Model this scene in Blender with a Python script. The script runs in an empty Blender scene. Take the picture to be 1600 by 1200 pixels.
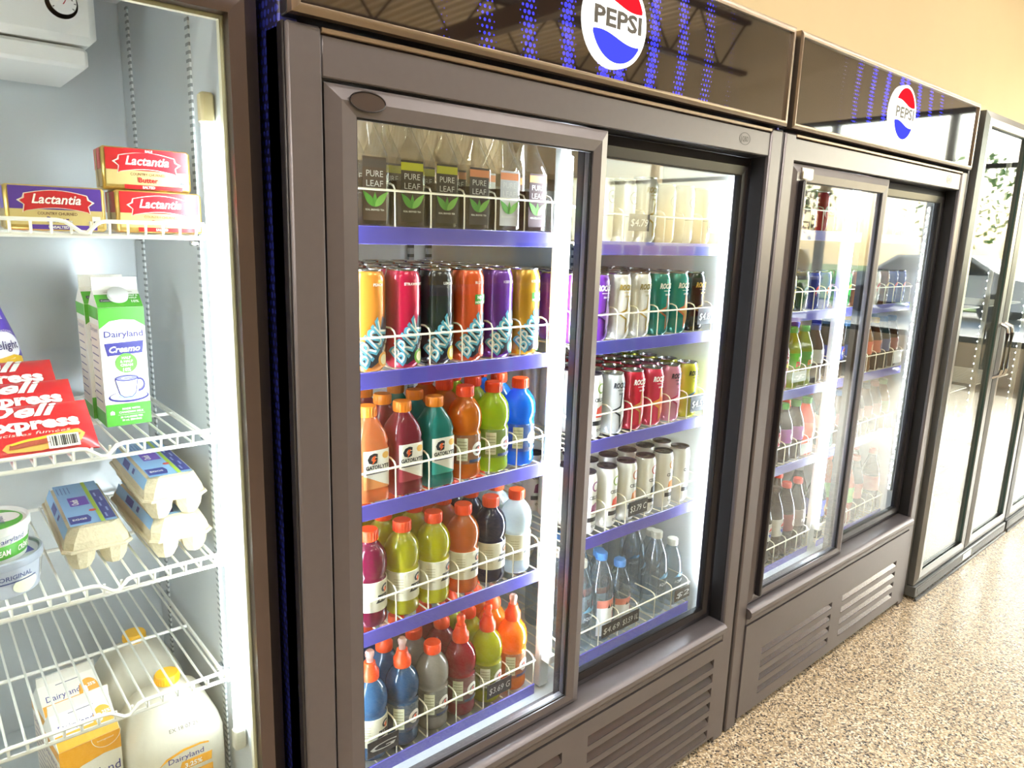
import bpy, bmesh, math, random
from mathutils import Matrix, Vector
random.seed(7)
PI = math.pi
S = bpy.context.scene
COL = S.collection

# ------------------------------------------------------------------ camera
cam = bpy.data.cameras.new('camera')
cam.sensor_fit = 'HORIZONTAL'; cam.sensor_width = 36.0
cam.lens = 1120.9 / 1600 * 36.0
cam.clip_start = 0.02; cam.clip_end = 400
camo = bpy.data.objects.new('camera', cam); COL.objects.link(camo)
RIGHT = Vector((0.75964959, -0.64962212, 0.03039072))
UP = Vector((0.10904384, 0.17330375, 0.97881319))
FWD = Vector((0.64112552, 0.74024112, -0.20248741))
CAMP = Vector((-0.46227, -1.04576, 1.51573))
m = Matrix.Identity(4)
for i in range(3):
    m[i][0] = RIGHT[i]; m[i][1] = UP[i]; m[i][2] = -FWD[i]; m[i][3] = CAMP[i]
camo.matrix_world = m
S.camera = camo

# ------------------------------------------------------------------ world, sun, exposure
w = bpy.data.worlds.new('world'); S.world = w; w.use_nodes = True
nt = w.node_tree; nt.nodes.clear()
wo = nt.nodes.new('ShaderNodeOutputWorld'); wb = nt.nodes.new('ShaderNodeBackground')
sk = nt.nodes.new('ShaderNodeTexSky'); sk.sky_type = 'NISHITA'; sk.sun_disc = False
sk.sun_elevation = math.radians(37); sk.sun_rotation = math.radians(100); sk.air_density = 1.0; sk.dust_density = 2.5
wb.inputs['Strength'].default_value = 0.52
nt.links.new(sk.outputs[0], wb.inputs[0]); nt.links.new(wb.outputs[0], wo.inputs[0])
sun = bpy.data.lights.new('sun', 'SUN'); sun.energy = 3.0; sun.angle = math.radians(0.6); sun.color = (1, .95, .86)
suno = bpy.data.objects.new('sun', sun); COL.objects.link(suno)
suno.rotation_euler = Vector((-.77, .16, -.60)).to_track_quat('-Z', 'Y').to_euler(); suno.location = (14, -6, 12)
LED_S = 40.0        # cooler light tubes
LED_DAIRY = 24.0    # dimmer tubes (dairy cooler, right jamb)
LAMP_S = 21.0       # added ceiling lamps
SIGN_S = 1.1        # backlit badges
vs = S.view_settings
vs.view_transform = 'Standard'; vs.look = 'None'; vs.gamma = 1.0; vs.use_curve_mapping = False
vs.exposure = 1.5
S.cycles.use_denoising = True
S.cycles.max_bounces = 10; S.cycles.transparent_max_bounces = 24; S.cycles.diffuse_bounces = 4
S.cycles.glossy_bounces = 4; S.cycles.caustics_reflective = False; S.cycles.caustics_refractive = False
S.cycles.sample_clamp_indirect = 6.0

# ------------------------------------------------------------------ materials
def lin(h):
    h = h.lstrip('#')
    o = []
    for i in (0, 2, 4):
        c = int(h[i:i+2], 16) / 255
        o.append(c / 12.92 if c <= .04045 else ((c + .055) / 1.055) ** 2.4)
    return (*o, 1.0)
MATS = {}
def newmat(name):
    mt = bpy.data.materials.new(name); mt.use_nodes = True
    t = mt.node_tree; t.nodes.clear()
    out = t.nodes.new('ShaderNodeOutputMaterial')
    return mt, t, out
def N(t, kind, **kw):
    n = t.nodes.new(kind)
    for k, v in kw.items(): setattr(n, k, v)
    return n
def M_(t, op, a, b=None, c=None):
    n = t.nodes.new('ShaderNodeMath'); n.operation = op
    for i, v in enumerate((a, b, c)):
        if v is None: continue
        if isinstance(v, (int, float)): n.inputs[i].default_value = v
        else: t.links.new(v, n.inputs[i])
    return n.outputs[0]
def noisecol(t, col, amt, scale, detail=3):
    tc = N(t, 'ShaderNodeTexCoord'); nz = N(t, 'ShaderNodeTexNoise')
    nz.inputs['Scale'].default_value = scale; nz.inputs['Detail'].default_value = detail
    t.links.new(tc.outputs['Object'], nz.inputs['Vector'])
    mx = N(t, 'ShaderNodeMix', data_type='RGBA')
    c = lin(col)
    mx.inputs[6].default_value = (*[x * (1 - amt) for x in c[:3]], 1)
    mx.inputs[7].default_value = (*[min(1, x * (1 + amt)) for x in c[:3]], 1)
    t.links.new(nz.outputs['Fac'], mx.inputs[0])
    return mx.outputs[2], nz
def mat(col, rough=.5, metal=0., coat=0., amt=.06, scale=25., spec=.5, bump=0., glow=0.):
    """plain painted / plastic / metal surface with a little procedural variation"""
    key = ('p', col, rough, metal, coat, amt, scale, spec, bump, glow)
    if key in MATS: return MATS[key]
    mt, t, out = newmat('surface_' + col.lstrip('#'))
    b = N(t, 'ShaderNodeBsdfPrincipled')
    c, nz = noisecol(t, col, amt, scale)
    t.links.new(c, b.inputs['Base Color'])
    b.inputs['Roughness'].default_value = rough; b.inputs['Metallic'].default_value = metal
    b.inputs['Coat Weight'].default_value = coat; b.inputs['Coat Roughness'].default_value = .05
    b.inputs['Specular IOR Level'].default_value = spec
    if bump:
        bp = N(t, 'ShaderNodeBump'); bp.inputs['Strength'].default_value = bump; bp.inputs['Distance'].default_value = .002
        t.links.new(nz.outputs['Fac'], bp.inputs['Height']); t.links.new(bp.outputs[0], b.inputs['Normal'])
    if glow:   # light passing through (milky plastic, juice): translucent share
        tr = N(t, 'ShaderNodeBsdfTranslucent'); t.links.new(c, tr.inputs[0])
        mx = N(t, 'ShaderNodeMixShader'); mx.inputs[0].default_value = glow
        t.links.new(b.outputs[0], mx.inputs[1]); t.links.new(tr.outputs[0], mx.inputs[2]); t.links.new(mx.outputs[0], out.inputs[0])
    else:
        t.links.new(b.outputs[0], out.inputs[0])
    MATS[key] = mt; return mt
def emis(col, strength):
    key = ('e', col, strength)
    if key in MATS: return MATS[key]
    mt, t, out = newmat('light_' + col.lstrip('#'))
    e = N(t, 'ShaderNodeEmission'); e.inputs[0].default_value = lin(col); e.inputs[1].default_value = strength
    t.links.new(e.outputs[0], out.inputs[0]); MATS[key] = mt; return mt
def clear(col, f0=.04, body=0., rough=.02):
    """clear pane / PET: transparent with Fresnel reflection, body = share of tinted diffuse"""
    key = ('c', col, f0, body, rough)
    if key in MATS: return MATS[key]
    mt, t, out = newmat('clear_' + col.lstrip('#'))
    tr = N(t, 'ShaderNodeBsdfTransparent'); tr.inputs[0].default_value = lin(col)
    gl = N(t, 'ShaderNodeBsdfGlossy'); gl.inputs['Roughness'].default_value = rough
    lw = N(t, 'ShaderNodeLayerWeight'); lw.inputs[0].default_value = .5
    f = M_(t, 'MULTIPLY_ADD', M_(t, 'POWER', lw.outputs['Facing'], 5.0), 1 - f0, f0)
    mx = N(t, 'ShaderNodeMixShader'); t.links.new(f, mx.inputs[0])
    base = tr.outputs[0]
    if body:
        df = N(t, 'ShaderNodeBsdfDiffuse'); df.inputs[0].default_value = lin(col)
        m2 = N(t, 'ShaderNodeMixShader'); m2.inputs[0].default_value = body
        t.links.new(base, m2.inputs[1]); t.links.new(df.outputs[0], m2.inputs[2]); base = m2.outputs[0]
    t.links.new(base, mx.inputs[1]); t.links.new(gl.outputs[0], mx.inputs[2]); t.links.new(mx.outputs[0], out.inputs[0])
    MATS[key] = mt; return mt
def liquid(col):
    key = ('l', col)
    if key in MATS: return MATS[key]
    mt, t, out = newmat('drink_' + col.lstrip('#'))
    b = N(t, 'ShaderNodeBsdfPrincipled'); c, nz = noisecol(t, col, .08, 18)
    t.links.new(c, b.inputs['Base Color']); b.inputs['Roughness'].default_value = .12
    b.inputs['Coat Weight'].default_value = .8; b.inputs['Coat Roughness'].default_value = .04
    tr = N(t, 'ShaderNodeBsdfTranslucent'); t.links.new(c, tr.inputs[0])
    tp = N(t, 'ShaderNodeBsdfTransparent'); t.links.new(c, tp.inputs[0])
    m1 = N(t, 'ShaderNodeMixShader'); m1.inputs[0].default_value = .4
    t.links.new(b.outputs[0], m1.inputs[1]); t.links.new(tr.outputs[0], m1.inputs[2])
    m2 = N(t, 'ShaderNodeMixShader'); m2.inputs[0].default_value = .32
    t.links.new(m1.outputs[0], m2.inputs[1]); t.links.new(tp.outputs[0], m2.inputs[2]); t.links.new(m2.outputs[0], out.inputs[0])
    MATS[key] = mt; return mt
def dots_mat(name, base, dot, ax, s, cx, half, band, strength, rough):
    """black gloss acrylic with a printed halftone of blue dots in upright bands"""
    mt, t, out = newmat(name)
    tc = N(t, 'ShaderNodeTexCoord'); sp = N(t, 'ShaderNodeSeparateXYZ'); t.links.new(tc.outputs['Object'], sp.inputs[0])
    X = sp.outputs[ax]; Z = sp.outputs[2]
    row = M_(t, 'FLOOR', M_(t, 'DIVIDE', Z, s))
    off = M_(t, 'MULTIPLY', M_(t, 'MODULO', row, 2.0), s / 2)
    fx = M_(t, 'SUBTRACT', M_(t, 'FLOORED_MODULO', M_(t, 'ADD', X, off), s), s / 2)
    fz = M_(t, 'SUBTRACT', M_(t, 'FLOORED_MODULO', Z, s), s / 2)
    d = M_(t, 'SQRT', M_(t, 'ADD', M_(t, 'MULTIPLY', fx, fx), M_(t, 'MULTIPLY', fz, fz)))
    ad = M_(t, 'ABSOLUTE', M_(t, 'SUBTRACT', X, cx))
    wob = M_(t, 'MULTIPLY', M_(t, 'SINE', M_(t, 'MULTIPLY', Z, 22.0)), .35)
    sn = M_(t, 'SINE', M_(t, 'ADD', M_(t, 'MULTIPLY', ad, 2 * PI / band), wob))
    fall = M_(t, 'MAXIMUM', 0.0, M_(t, 'SUBTRACT', 1.0, M_(t, 'DIVIDE', ad, half)))
    I = M_(t, 'MULTIPLY', M_(t, 'MAXIMUM', 0.0, sn), M_(t, 'POWER', fall, .5))
    rad = M_(t, 'MULTIPLY', I, s * .56)
    k = M_(t, 'LESS_THAN', d, rad)
    b = N(t, 'ShaderNodeBsdfPrincipled')
    bc = N(t, 'ShaderNodeMix', data_type='RGBA'); bc.inputs[6].default_value = lin(base); bc.inputs[7].default_value = lin(dot)
    t.links.new(k, bc.inputs[0]); t.links.new(bc.outputs[2], b.inputs['Base Color'])
    b.inputs['Roughness'].default_value = rough; b.inputs['Specular IOR Level'].default_value = 1.0
    b.inputs['IOR'].default_value = 2.5; b.inputs['Coat Weight'].default_value = .5; b.inputs['Coat Roughness'].default_value = .02
    if strength:   # backlit print
        b.inputs['Emission Color'].default_value = lin(dot)
        t.links.new(M_(t, 'MULTIPLY', k, strength), b.inputs['Emission Strength'])
    else: b.inputs['IOR'].default_value = 1.5; b.inputs['Coat Weight'].default_value = .2
    t.links.new(b.outputs[0], out.inputs[0])
    return mt
def floor_mat():
    mt, t, out = newmat('flake_epoxy')
    tc = N(t, 'ShaderNodeTexCoord')
    v = N(t, 'ShaderNodeTexVoronoi'); v.inputs['Scale'].default_value = 190
    t.links.new(tc.outputs['Object'], v.inputs['Vector'])
    sp = N(t, 'ShaderNodeSeparateColor'); t.links.new(v.outputs['Color'], sp.inputs[0])
    r = N(t, 'ShaderNodeValToRGB'); e = r.color_ramp; e.interpolation = 'CONSTANT'
    cols = [(0, '#2e2a28'), (.10, '#7b6f62'), (.24, '#a7957c'), (.42, '#c7b494'), (.62, '#ddceb2'), (.80, '#efe6d4'), (.92, '#b59a74')]
    e.elements[0].position = 0; e.elements[0].color = lin(cols[0][1])
    e.elements[1].position = cols[1][0]; e.elements[1].color = lin(cols[1][1])
    for p_, c_ in cols[2:]:
        q = e.elements.new(p_); q.color = lin(c_)
    t.links.new(sp.outputs[0], r.inputs[0])
    b = N(t, 'ShaderNodeBsdfPrincipled'); t.links.new(r.outputs[0], b.inputs['Base Color'])
    b.inputs['Roughness'].default_value = .32; b.inputs['Coat Weight'].default_value = .25; b.inputs['Coat Roughness'].default_value = .18
    t.links.new(b.outputs[0], out.inputs[0]); return mt
def slot_mat(col, dark, pitch, duty, ax=2, rough=.35, metal=.6, off=0.):
    """metal strip punched with a row of slots"""
    mt, t, out = newmat('slotted_' + col.lstrip('#'))
    tc = N(t, 'ShaderNodeTexCoord'); sp = N(t, 'ShaderNodeSeparateXYZ'); t.links.new(tc.outputs['Object'], sp.inputs[0])
    k = M_(t, 'LESS_THAN', M_(t, 'FLOORED_MODULO', M_(t, 'ADD', sp.outputs[ax], off), pitch), pitch * duty)
    mx = N(t, 'ShaderNodeMix', data_type='RGBA'); mx.inputs[6].default_value = lin(col); mx.inputs[7].default_value = lin(dark)
    t.links.new(k, mx.inputs[0])
    b = N(t, 'ShaderNodeBsdfPrincipled'); t.links.new(mx.outputs[2], b.inputs['Base Color'])
    b.inputs['Roughness'].default_value = rough; b.inputs['Metallic'].default_value = metal
    t.links.new(b.outputs[0], out.inputs[0]); return mt

# ------------------------------------------------------------------ mesh building
class MB:
    def __init__(self): self.v = []; self.f = []; self.m = []
    def add(self, vs_, fs, mi=0):
        o = len(self.v); self.v += [tuple(p) for p in vs_]
        self.f += [tuple(o + i for i in f) for f in fs]; self.m += [mi] * len(fs); return self
    def box(self, x0, x1, y0, y1, z0, z1, c=0., mi=0):
        if not c:
            vv = [(x, y, z) for x in (x0, x1) for y in (y0, y1) for z in (z0, z1)]
            return self.add(vv, [(0, 1, 3, 2), (4, 6, 7, 5), (0, 4, 5, 1), (2, 3, 7, 6), (0, 2, 6, 4), (1, 5, 7, 3)], mi)
        c = min(c, (x1 - x0) / 2.01, (y1 - y0) / 2.01, (z1 - z0) / 2.01)
        ce = ((x0 + x1) / 2, (y0 + y1) / 2, (z0 + z1) / 2); h = ((x1 - x0) / 2, (y1 - y0) / 2, (z1 - z0) / 2)
        vv = []; idx = {}
        for s in [(a, b, d) for a in (-1, 1) for b in (-1, 1) for d in (-1, 1)]:
            for ax in range(3):
                idx[s, ax] = len(vv)
                vv.append(tuple(ce[k] + s[k] * (h[k] if k == ax else h[k] - c) for k in range(3)))
        F = []
        for ax in range(3):
            a, b = [k for k in range(3) if k != ax]
            for sg in (-1, 1):
                q = []
                for (p, r) in ((-1, -1), (1, -1), (1, 1), (-1, 1)):
                    s = [0, 0, 0]; s[ax] = sg; s[a] = p; s[b] = r; q.append(idx[tuple(s), ax])
                F.append(tuple(q))
            for p in (-1, 1):
                for r in (-1, 1):      # edge along ax
                    s0 = [0, 0, 0]; s1 = [0, 0, 0]
                    s0[ax] = -1; s1[ax] = 1
                    for s in (s0, s1): s[a] = p; s[b] = r
                    F.append((idx[tuple(s0), a], idx[tuple(s1), a], idx[tuple(s1), b], idx[tuple(s0), b]))
        for s in [(a, b, d) for a in (-1, 1) for b in (-1, 1) for d in (-1, 1)]:
            F.append(tuple(idx[s, k] for k in range(3)))
        return self.add(vv, F, mi)
    def lathe(self, prof, seg=24, mi=0, cx=0., cy=0., sq=0.):
        vv = []; F = []
        sq0 = sq
        for pr_ in prof:
            r, z = pr_[0], pr_[1]; sq = pr_[2] if len(pr_) > 2 else sq0
            for k in range(seg):
                a = 2 * PI * k / seg; cs, sn = math.cos(a), math.sin(a)
                if sq:   # rounded square section
                    e = 2 / (2 + sq * 6); g = (abs(cs) ** (2 / e) + abs(sn) ** (2 / e)) ** (-e / 2)
                    cs, sn = cs * g, sn * g
                vv.append((cx + r * cs, cy + r * sn, z))
        n = len(prof)
        for i in range(n - 1):
            for k in range(seg):
                k2 = (k + 1) % seg
                F.append((i * seg + k, i * seg + k2, (i + 1) * seg + k2, (i + 1) * seg + k))
        F.append(tuple(range(seg - 1, -1, -1))); F.append(tuple((n - 1) * seg + k for k in range(seg)))
        return self.add(vv, F, mi)
    def tube(self, pts, r, seg=6, mi=0, closed=False):
        P = [Vector(p) for p in pts]; n = len(P); vv = []; F = []
        for i, p in enumerate(P):
            a = P[i - 1] if i else (P[-1] if closed else P[0]); b = P[(i + 1) % n] if (i < n - 1 or closed) else P[-1]
            d = (b - a).normalized()
            u = d.cross(Vector((0, 0, 1)))
            if u.length < 1e-3: u = d.cross(Vector((1, 0, 0)))
            u.normalize(); ww = d.cross(u)
            for k in range(seg):
                an = 2 * PI * k / seg; vv.append(p + (u * math.cos(an) + ww * math.sin(an)) * r)
        for i in range(n - 1 + (1 if closed else 0)):
            j = (i + 1) % n
            for k in range(seg):
                k2 = (k + 1) % seg; F.append((i * seg + k, i * seg + k2, j * seg + k2, j * seg + k))
        if not closed:
            F.append(tuple(range(seg - 1, -1, -1))); F.append(tuple((n - 1) * seg + k for k in range(seg)))
        return self.add(vv, F, mi)
    def prism(self, poly, a0, a1, plane='xz', mi=0):
        """poly in two axes pushed along the third"""
        n = len(poly)
        def P(p, d): return {'xz': (p[0], d, p[1]), 'xy': (p[0], p[1], d), 'yz': (d, p[0], p[1])}[plane]
        vv = [P(p, a0) for p in poly] + [P(p, a1) for p in poly]
        F = [tuple(range(n)), tuple(range(2 * n - 1, n - 1, -1))]
        F += [(i, (i + 1) % n, n + (i + 1) % n, n + i) for i in range(n)]
        return self.add(vv, F, mi)
    def grid(self, fn, nu, nv, mi=0):
        vv = [fn(i / nu, j / nv) for i in range(nu + 1) for j in range(nv + 1)]
        F = [(i * (nv + 1) + j, (i + 1) * (nv + 1) + j, (i + 1) * (nv + 1) + j + 1, i * (nv + 1) + j + 1) for i in range(nu) for j in range(nv)]
        return self.add(vv, F, mi)
    def loft(self, secs, mi=0):
        n = len(secs[0]); F = []
        for i in range(len(secs) - 1):
            for k in range(n):
                k2 = (k + 1) % n; F.append((i * n + k, i * n + k2, (i + 1) * n + k2, (i + 1) * n + k))
        F.append(tuple(range(n - 1, -1, -1))); F.append(tuple((len(secs) - 1) * n + k for k in range(n)))
        return self.add([p for s_ in secs for p in s_], F, mi)
    def xf(self, mtx):
        self.v = [tuple(mtx @ Vector(p)) for p in self.v]; return self
    def mesh(self, name, smooth=True, recalc=True, nm=1):
        me = bpy.data.meshes.new(name); me.from_pydata(self.v, [], self.f); me.update()
        me.polygons.foreach_set('material_index', self.m)
        if recalc:
            bm = bmesh.new(); bm.from_mesh(me); bmesh.ops.recalc_face_normals(bm, faces=bm.faces); bm.to_mesh(me); bm.free()
        for _ in range(nm): me.materials.append(None)
        if smooth:
            me.polygons.foreach_set('use_smooth', [True] * len(me.polygons))
            me.set_sharp_from_angle(angle=math.radians(38))
        return me
def obj(name, me, mats, parent=None, loc=None, rot=None):
    o = bpy.data.objects.new(name, me); COL.objects.link(o)
    if not isinstance(mats, (list, tuple)): mats = [mats]
    for i, mm in enumerate(mats):
        if i >= len(o.material_slots): break
        o.material_slots[i].link = 'OBJECT'; o.material_slots[i].material = mm
    if parent: o.parent = parent
    if loc is not None: o.location = loc
    if rot is not None: o.rotation_euler = rot
    return o
def part(name, mb, mats, parent, smooth=True, recalc=True):
    nm = len(mats) if isinstance(mats, (list, tuple)) else 1
    return obj(name, mb.mesh(name, smooth, recalc, nm), mats, parent)
def thing(name, label, cat, loc=(0, 0, 0), rz=0., group=None):
    o = bpy.data.objects.new(name, None); COL.objects.link(o); o.empty_display_size = .02
    o.location = loc; o.rotation_euler = (0, 0, rz); tag(o, label, cat, group); return o
def tag(o, label, cat, group=None):
    o['label'] = label; o['category'] = cat
    if group: o['group'] = group
    return o
def struct(name, mb, mats, smooth=False):
    o = part(name, mb, mats, None, smooth); o['kind'] = 'structure'; return o

# ------------------------------------------------------------------ printed art (lettering and flat graphics)
TXT = {}
def glyphs(s, bold=0., shear=0., space=1.):
    k = (s, bold, shear, space)
    if k in TXT: return TXT[k]
    cu = bpy.data.curves.new('lettering', 'FONT'); cu.body = s; cu.size = 1.0; cu.resolution_u = 2
    cu.dimensions = '2D'; cu.fill_mode = 'FRONT'; cu.offset = bold; cu.shear = shear; cu.space_character = space
    ob = bpy.data.objects.new('lettering', cu)
    me = ob.to_mesh()
    vv = [(p.co.x, p.co.y) for p in me.vertices]; F = [tuple(p.vertices) for p in me.polygons]
    ob.to_mesh_clear(); bpy.data.objects.remove(ob); bpy.data.curves.remove(cu)
    x0 = min(p[0] for p in vv); x1 = max(p[0] for p in vv); y0 = min(p[1] for p in vv); y1 = max(p[1] for p in vv)
    vv = [(p[0] - x0, p[1]) for p in vv]
    TXT[k] = (vv, F, x1 - x0, y0, y1); return TXT[k]
class Art:
    """flat print: pieces laid out in metres (u right, w up) with a material and a layer"""
    def __init__(self): self.p = []; self.mats = []
    def mi(self, mt):
        if mt not in self.mats: self.mats.append(mt)
        return self.mats.index(mt)
    def text(self, s, u, w_, size, mt, bold=.0, shear=0., rot=0., width=None, layer=2, align='c', space=1., arc=0.):
        vv, F, tw, y0, y1 = glyphs(s, bold, shear, space)
        sx = size if width is None else width / tw
        ox = {'c': -tw / 2, 'l': 0, 'r': -tw}[align]
        cr, sr = math.cos(rot), math.sin(rot)
        pts = []
        for (x, y) in vv:
            x = (x + ox) * sx; y = y * size
            if arc: y -= arc * x * x
            pts.append((u + x * cr - y * sr, w_ + x * sr + y * cr))
        self.p.append((pts, F, self.mi(mt), layer)); return self
    def poly(self, pts, mt, layer=1):
        self.p.append((list(pts), [tuple(range(len(pts)))], self.mi(mt), layer)); return self
    def rect(self, u0, u1, w0, w1, mt, layer=1): return self.poly([(u0, w0), (u1, w0), (u1, w1), (u0, w1)], mt, layer)
    def disc(self, u, w_, r, mt, layer=1, n=20, ry=None, a0=0., a1=2 * PI):
        ry = ry or r
        return self.poly([(u + r * math.cos(a0 + (a1 - a0) * i / n), w_ + ry * math.sin(a0 + (a1 - a0) * i / n)) for i in range(n + (0 if a1 - a0 > 6.28 else 1))], mt, layer)
    def ring(self, u, w_, r0, r1, mt, a0=0., a1=2 * PI, layer=1, n=20, sy=1.):
        pts = []; F = []
        for i in range(n + 1):
            a = a0 + (a1 - a0) * i / n
            pts += [(u + r0 * math.cos(a), w_ + sy * r0 * math.sin(a)), (u + r1 * math.cos(a), w_ + sy * r1 * math.sin(a))]
        for i in range(n): F.append((2 * i, 2 * i + 1, 2 * i + 3, 2 * i + 2))
        self.p.append((pts, F, self.mi(mt), layer)); return self
    def star(self, u, w_, r, mt, k=.42, layer=1, rot=0., n=5, sy=1.):
        pts = []
        for i in range(2 * n):
            a = rot + PI / 2 + PI * i / n; q = r if i % 2 == 0 else r * k
            pts.append((u + q * math.cos(a), w_ + sy * q * math.sin(a)))
        return self.poly(pts, mt, layer)
    def mesh(self, name, fn, lift=.0004, step=None):
        mb = MB()
        for pts, F, mi, layer in self.p:
            if step:
                bm = bmesh.new(); vs_ = [bm.verts.new((x, y, 0)) for x, y in pts]
                for f in F:
                    try: bm.faces.new([vs_[i] for i in f])
                    except ValueError: pass
                xs = [p[0] for p in pts]; x = math.ceil(min(xs) / step) * step
                while x < max(xs):
                    bmesh.ops.bisect_plane(bm, geom=bm.verts[:] + bm.edges[:] + bm.faces[:], plane_co=(x, 0, 0), plane_no=(1, 0, 0), dist=1e-6)
                    x += step
                bm.verts.index_update()
                pts = [(v.co.x, v.co.y) for v in bm.verts]; F = [tuple(v.index for v in f.verts) for f in bm.faces]; bm.free()
            mb.add([fn(x, y, lift * layer) for x, y in pts], F, mi)
        return mb.mesh(name, False, False, max(1, len(self.mats)))
    def cyl(self, name, r, z0=0., step=.006):
        def fn(x, y, l):
            a = x / r; return ((r + l) * math.sin(a), -(r + l) * math.cos(a), z0 + y)
        return self.mesh(name, fn, step=step)
    def plane(self, name, o, ux, uz, n):
        o, ux, uz, n = map(Vector, (o, ux, uz, n))
        return self.mesh(name, lambda x, y, l: tuple(o + ux * x + uz * y + n * l))

# ------------------------------------------------------------------ shared materials
FRAME = mat('#6c686d', .35, .45, amt=.05, scale=60, spec=.6)
FRAME_L = mat('#8d888c', .26, .85, amt=.05, scale=60)
FRAME_D = mat('#242228', .3, .1, amt=.05, spec=.5)
GASKET = mat('#121115', .55)
TRIMM = mat('#8d8078', .3, .8)
LINER = mat('#e6e8e8', .38, amt=.02)
LINER_G = mat('#cdd3d5', .3, .25, amt=.04, scale=8)
WIRE = mat('#f3f1e6', .35, amt=.02)
WIRE_C = mat('#efe6cc', .35, amt=.02)
STRIP = mat('#5a55bc', .28, coat=.4, amt=.10, scale=14)
GLASS = clear('#f4f8f6', .04)
ALU = mat('#c9cbcd', .22, 1., amt=.03)
WHITE = mat('#f4f2ec', .4, amt=.02)
BLACK = mat('#17171a', .35, amt=.03)
LED = emis('#eef4ff', LED_S); LED1 = emis('#eef4ff', LED_DAIRY)
DOT = emis('#f2f7ff', 55.)

# ------------------------------------------------------------------ the room
struct('floor', MB().box(-5, 9, -9, .9, -.05, 0), floor_mat())
BEIGE = mat('#e3cfa6', .7, amt=.03, scale=3)
struct('wall_back', MB().box(-5, 9.2, .88, 1.0, 0, 4.7), BEIGE)
struct('wall_front', MB().box(-5, 9.2, -9.1, -9, 0, 4.7), BEIGE)
struct('wall_left', MB().box(-5.1, -5, -9, 1, 0, 4.7), BEIGE)
wr = MB()
wr.box(9, 9.2, -9, 1, 0, .45); wr.box(9, 9.2, -9, 1, 3.1, 4.7)
wr.box(9, 9.2, -9, -7.9, .45, 3.1); wr.box(9, 9.2, .55, 1, .45, 3.1)
struct('wall_right', wr, mat('#cfc6b8', .7, amt=.03, scale=3))
MULL = mat('#3b3d40', .4, .6)
ys = [-7.9, -6.5, -5.1, -3.7, -2.3, -.9, .55]
for i in range(6):
    y0, y1 = ys[i], ys[i + 1]
    fr = MB()
    fr.box(9.03, 9.13, y0, y0 + .05, .45, 3.1); fr.box(9.03, 9.13, y1 - .05, y1, .45, 3.1)
    fr.box(9.03, 9.13, y0 + .05, y1 - .05, .45, .52); fr.box(9.03, 9.13, y0 + .05, y1 - .05, 3.04, 3.1)
    fr.box(9.04, 9.12, y0 + .05, y1 - .05, 2.42, 2.47)
    wn = struct('window_%d' % (i + 1), fr, MULL)
    part('pane', MB().box(9.075, 9.085, y0 + .05, y1 - .05, .52, 2.42), GLASS, wn, False)
    part('pane', MB().box(9.075, 9.085, y0 + .05, y1 - .05, 2.47, 3.04), GLASS, wn, False)
# corrugated roof deck
cd = MB(); x = -5.0; prof = []
while x < 9.2:
    prof += [(x, 4.55), (x + .07, 4.55), (x + .09, 4.60), (x + .16, 4.60)]; x += .18
prof += [(9.2, 4.7), (-5, 4.7)]
cd.prism(prof, -9, .9)
struct('ceiling', cd, mat('#dccfbe', .5, .1, amt=.08))
# open-web steel joists under the deck
STEEL = mat('#4a3d3a', .5, .3)
for ti, ty in enumerate((-1.9, -3.5, -5.1, -6.7)):
    tb = MB()
    for z in (3.82, 4.48):
        tb.box(-5, 9, ty - .05, ty - .01, z, z + .05); tb.box(-5, 9, ty + .01, ty + .05, z, z + .05)
    x = -4.8; up = True
    while x < 8.8:
        tb.tube([(x, ty, 3.85 if up else 4.5), (x + .55, ty, 4.5 if up else 3.85)], .016, 5); up = not up; x += .55
    struct('trim_%d' % (ti + 1), tb, STEEL)
for ti, tx in enumerate((1.2, 4.6)):
    struct('trim_%d' % (ti + 5), MB().box(tx, tx + .14, -9, .85, 3.60, 3.80), mat('#6a5a52', .5, .2))
# unseen lamps added over the aisles to light floor, wall and cooler fronts
def lamp(x, y, z, lab):
    t = thing('added_ceiling_light', lab, 'lamp', (x, y, z), 0, 'added unseen lamps over the aisles')
    part('housing', MB().box(-.75, .75, -.08, .08, .03, .08, .008), WHITE, t)
    part('diffuser', MB().box(-.74, .74, -.07, .07, 0, .03, .006), emis('#fff5e6', LAMP_S), t)
    for sx in (-.6, .6): part('hanger', MB().tube([(sx, 0, .08), (sx, 0, 4.55 - z)], .004, 5), STEEL, t)
for x in (-3.4, -1.3, .8, 2.9, 5.0, 7.1):
    lamp(x, -1.15, 3.75, 'added unseen lamp lighting the aisle along the coolers')
for x in (-2.4, .4, 3.2, 6.0):
    lamp(x, -2.7, 3.95, 'added unseen lamp lighting the next aisle')

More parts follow.
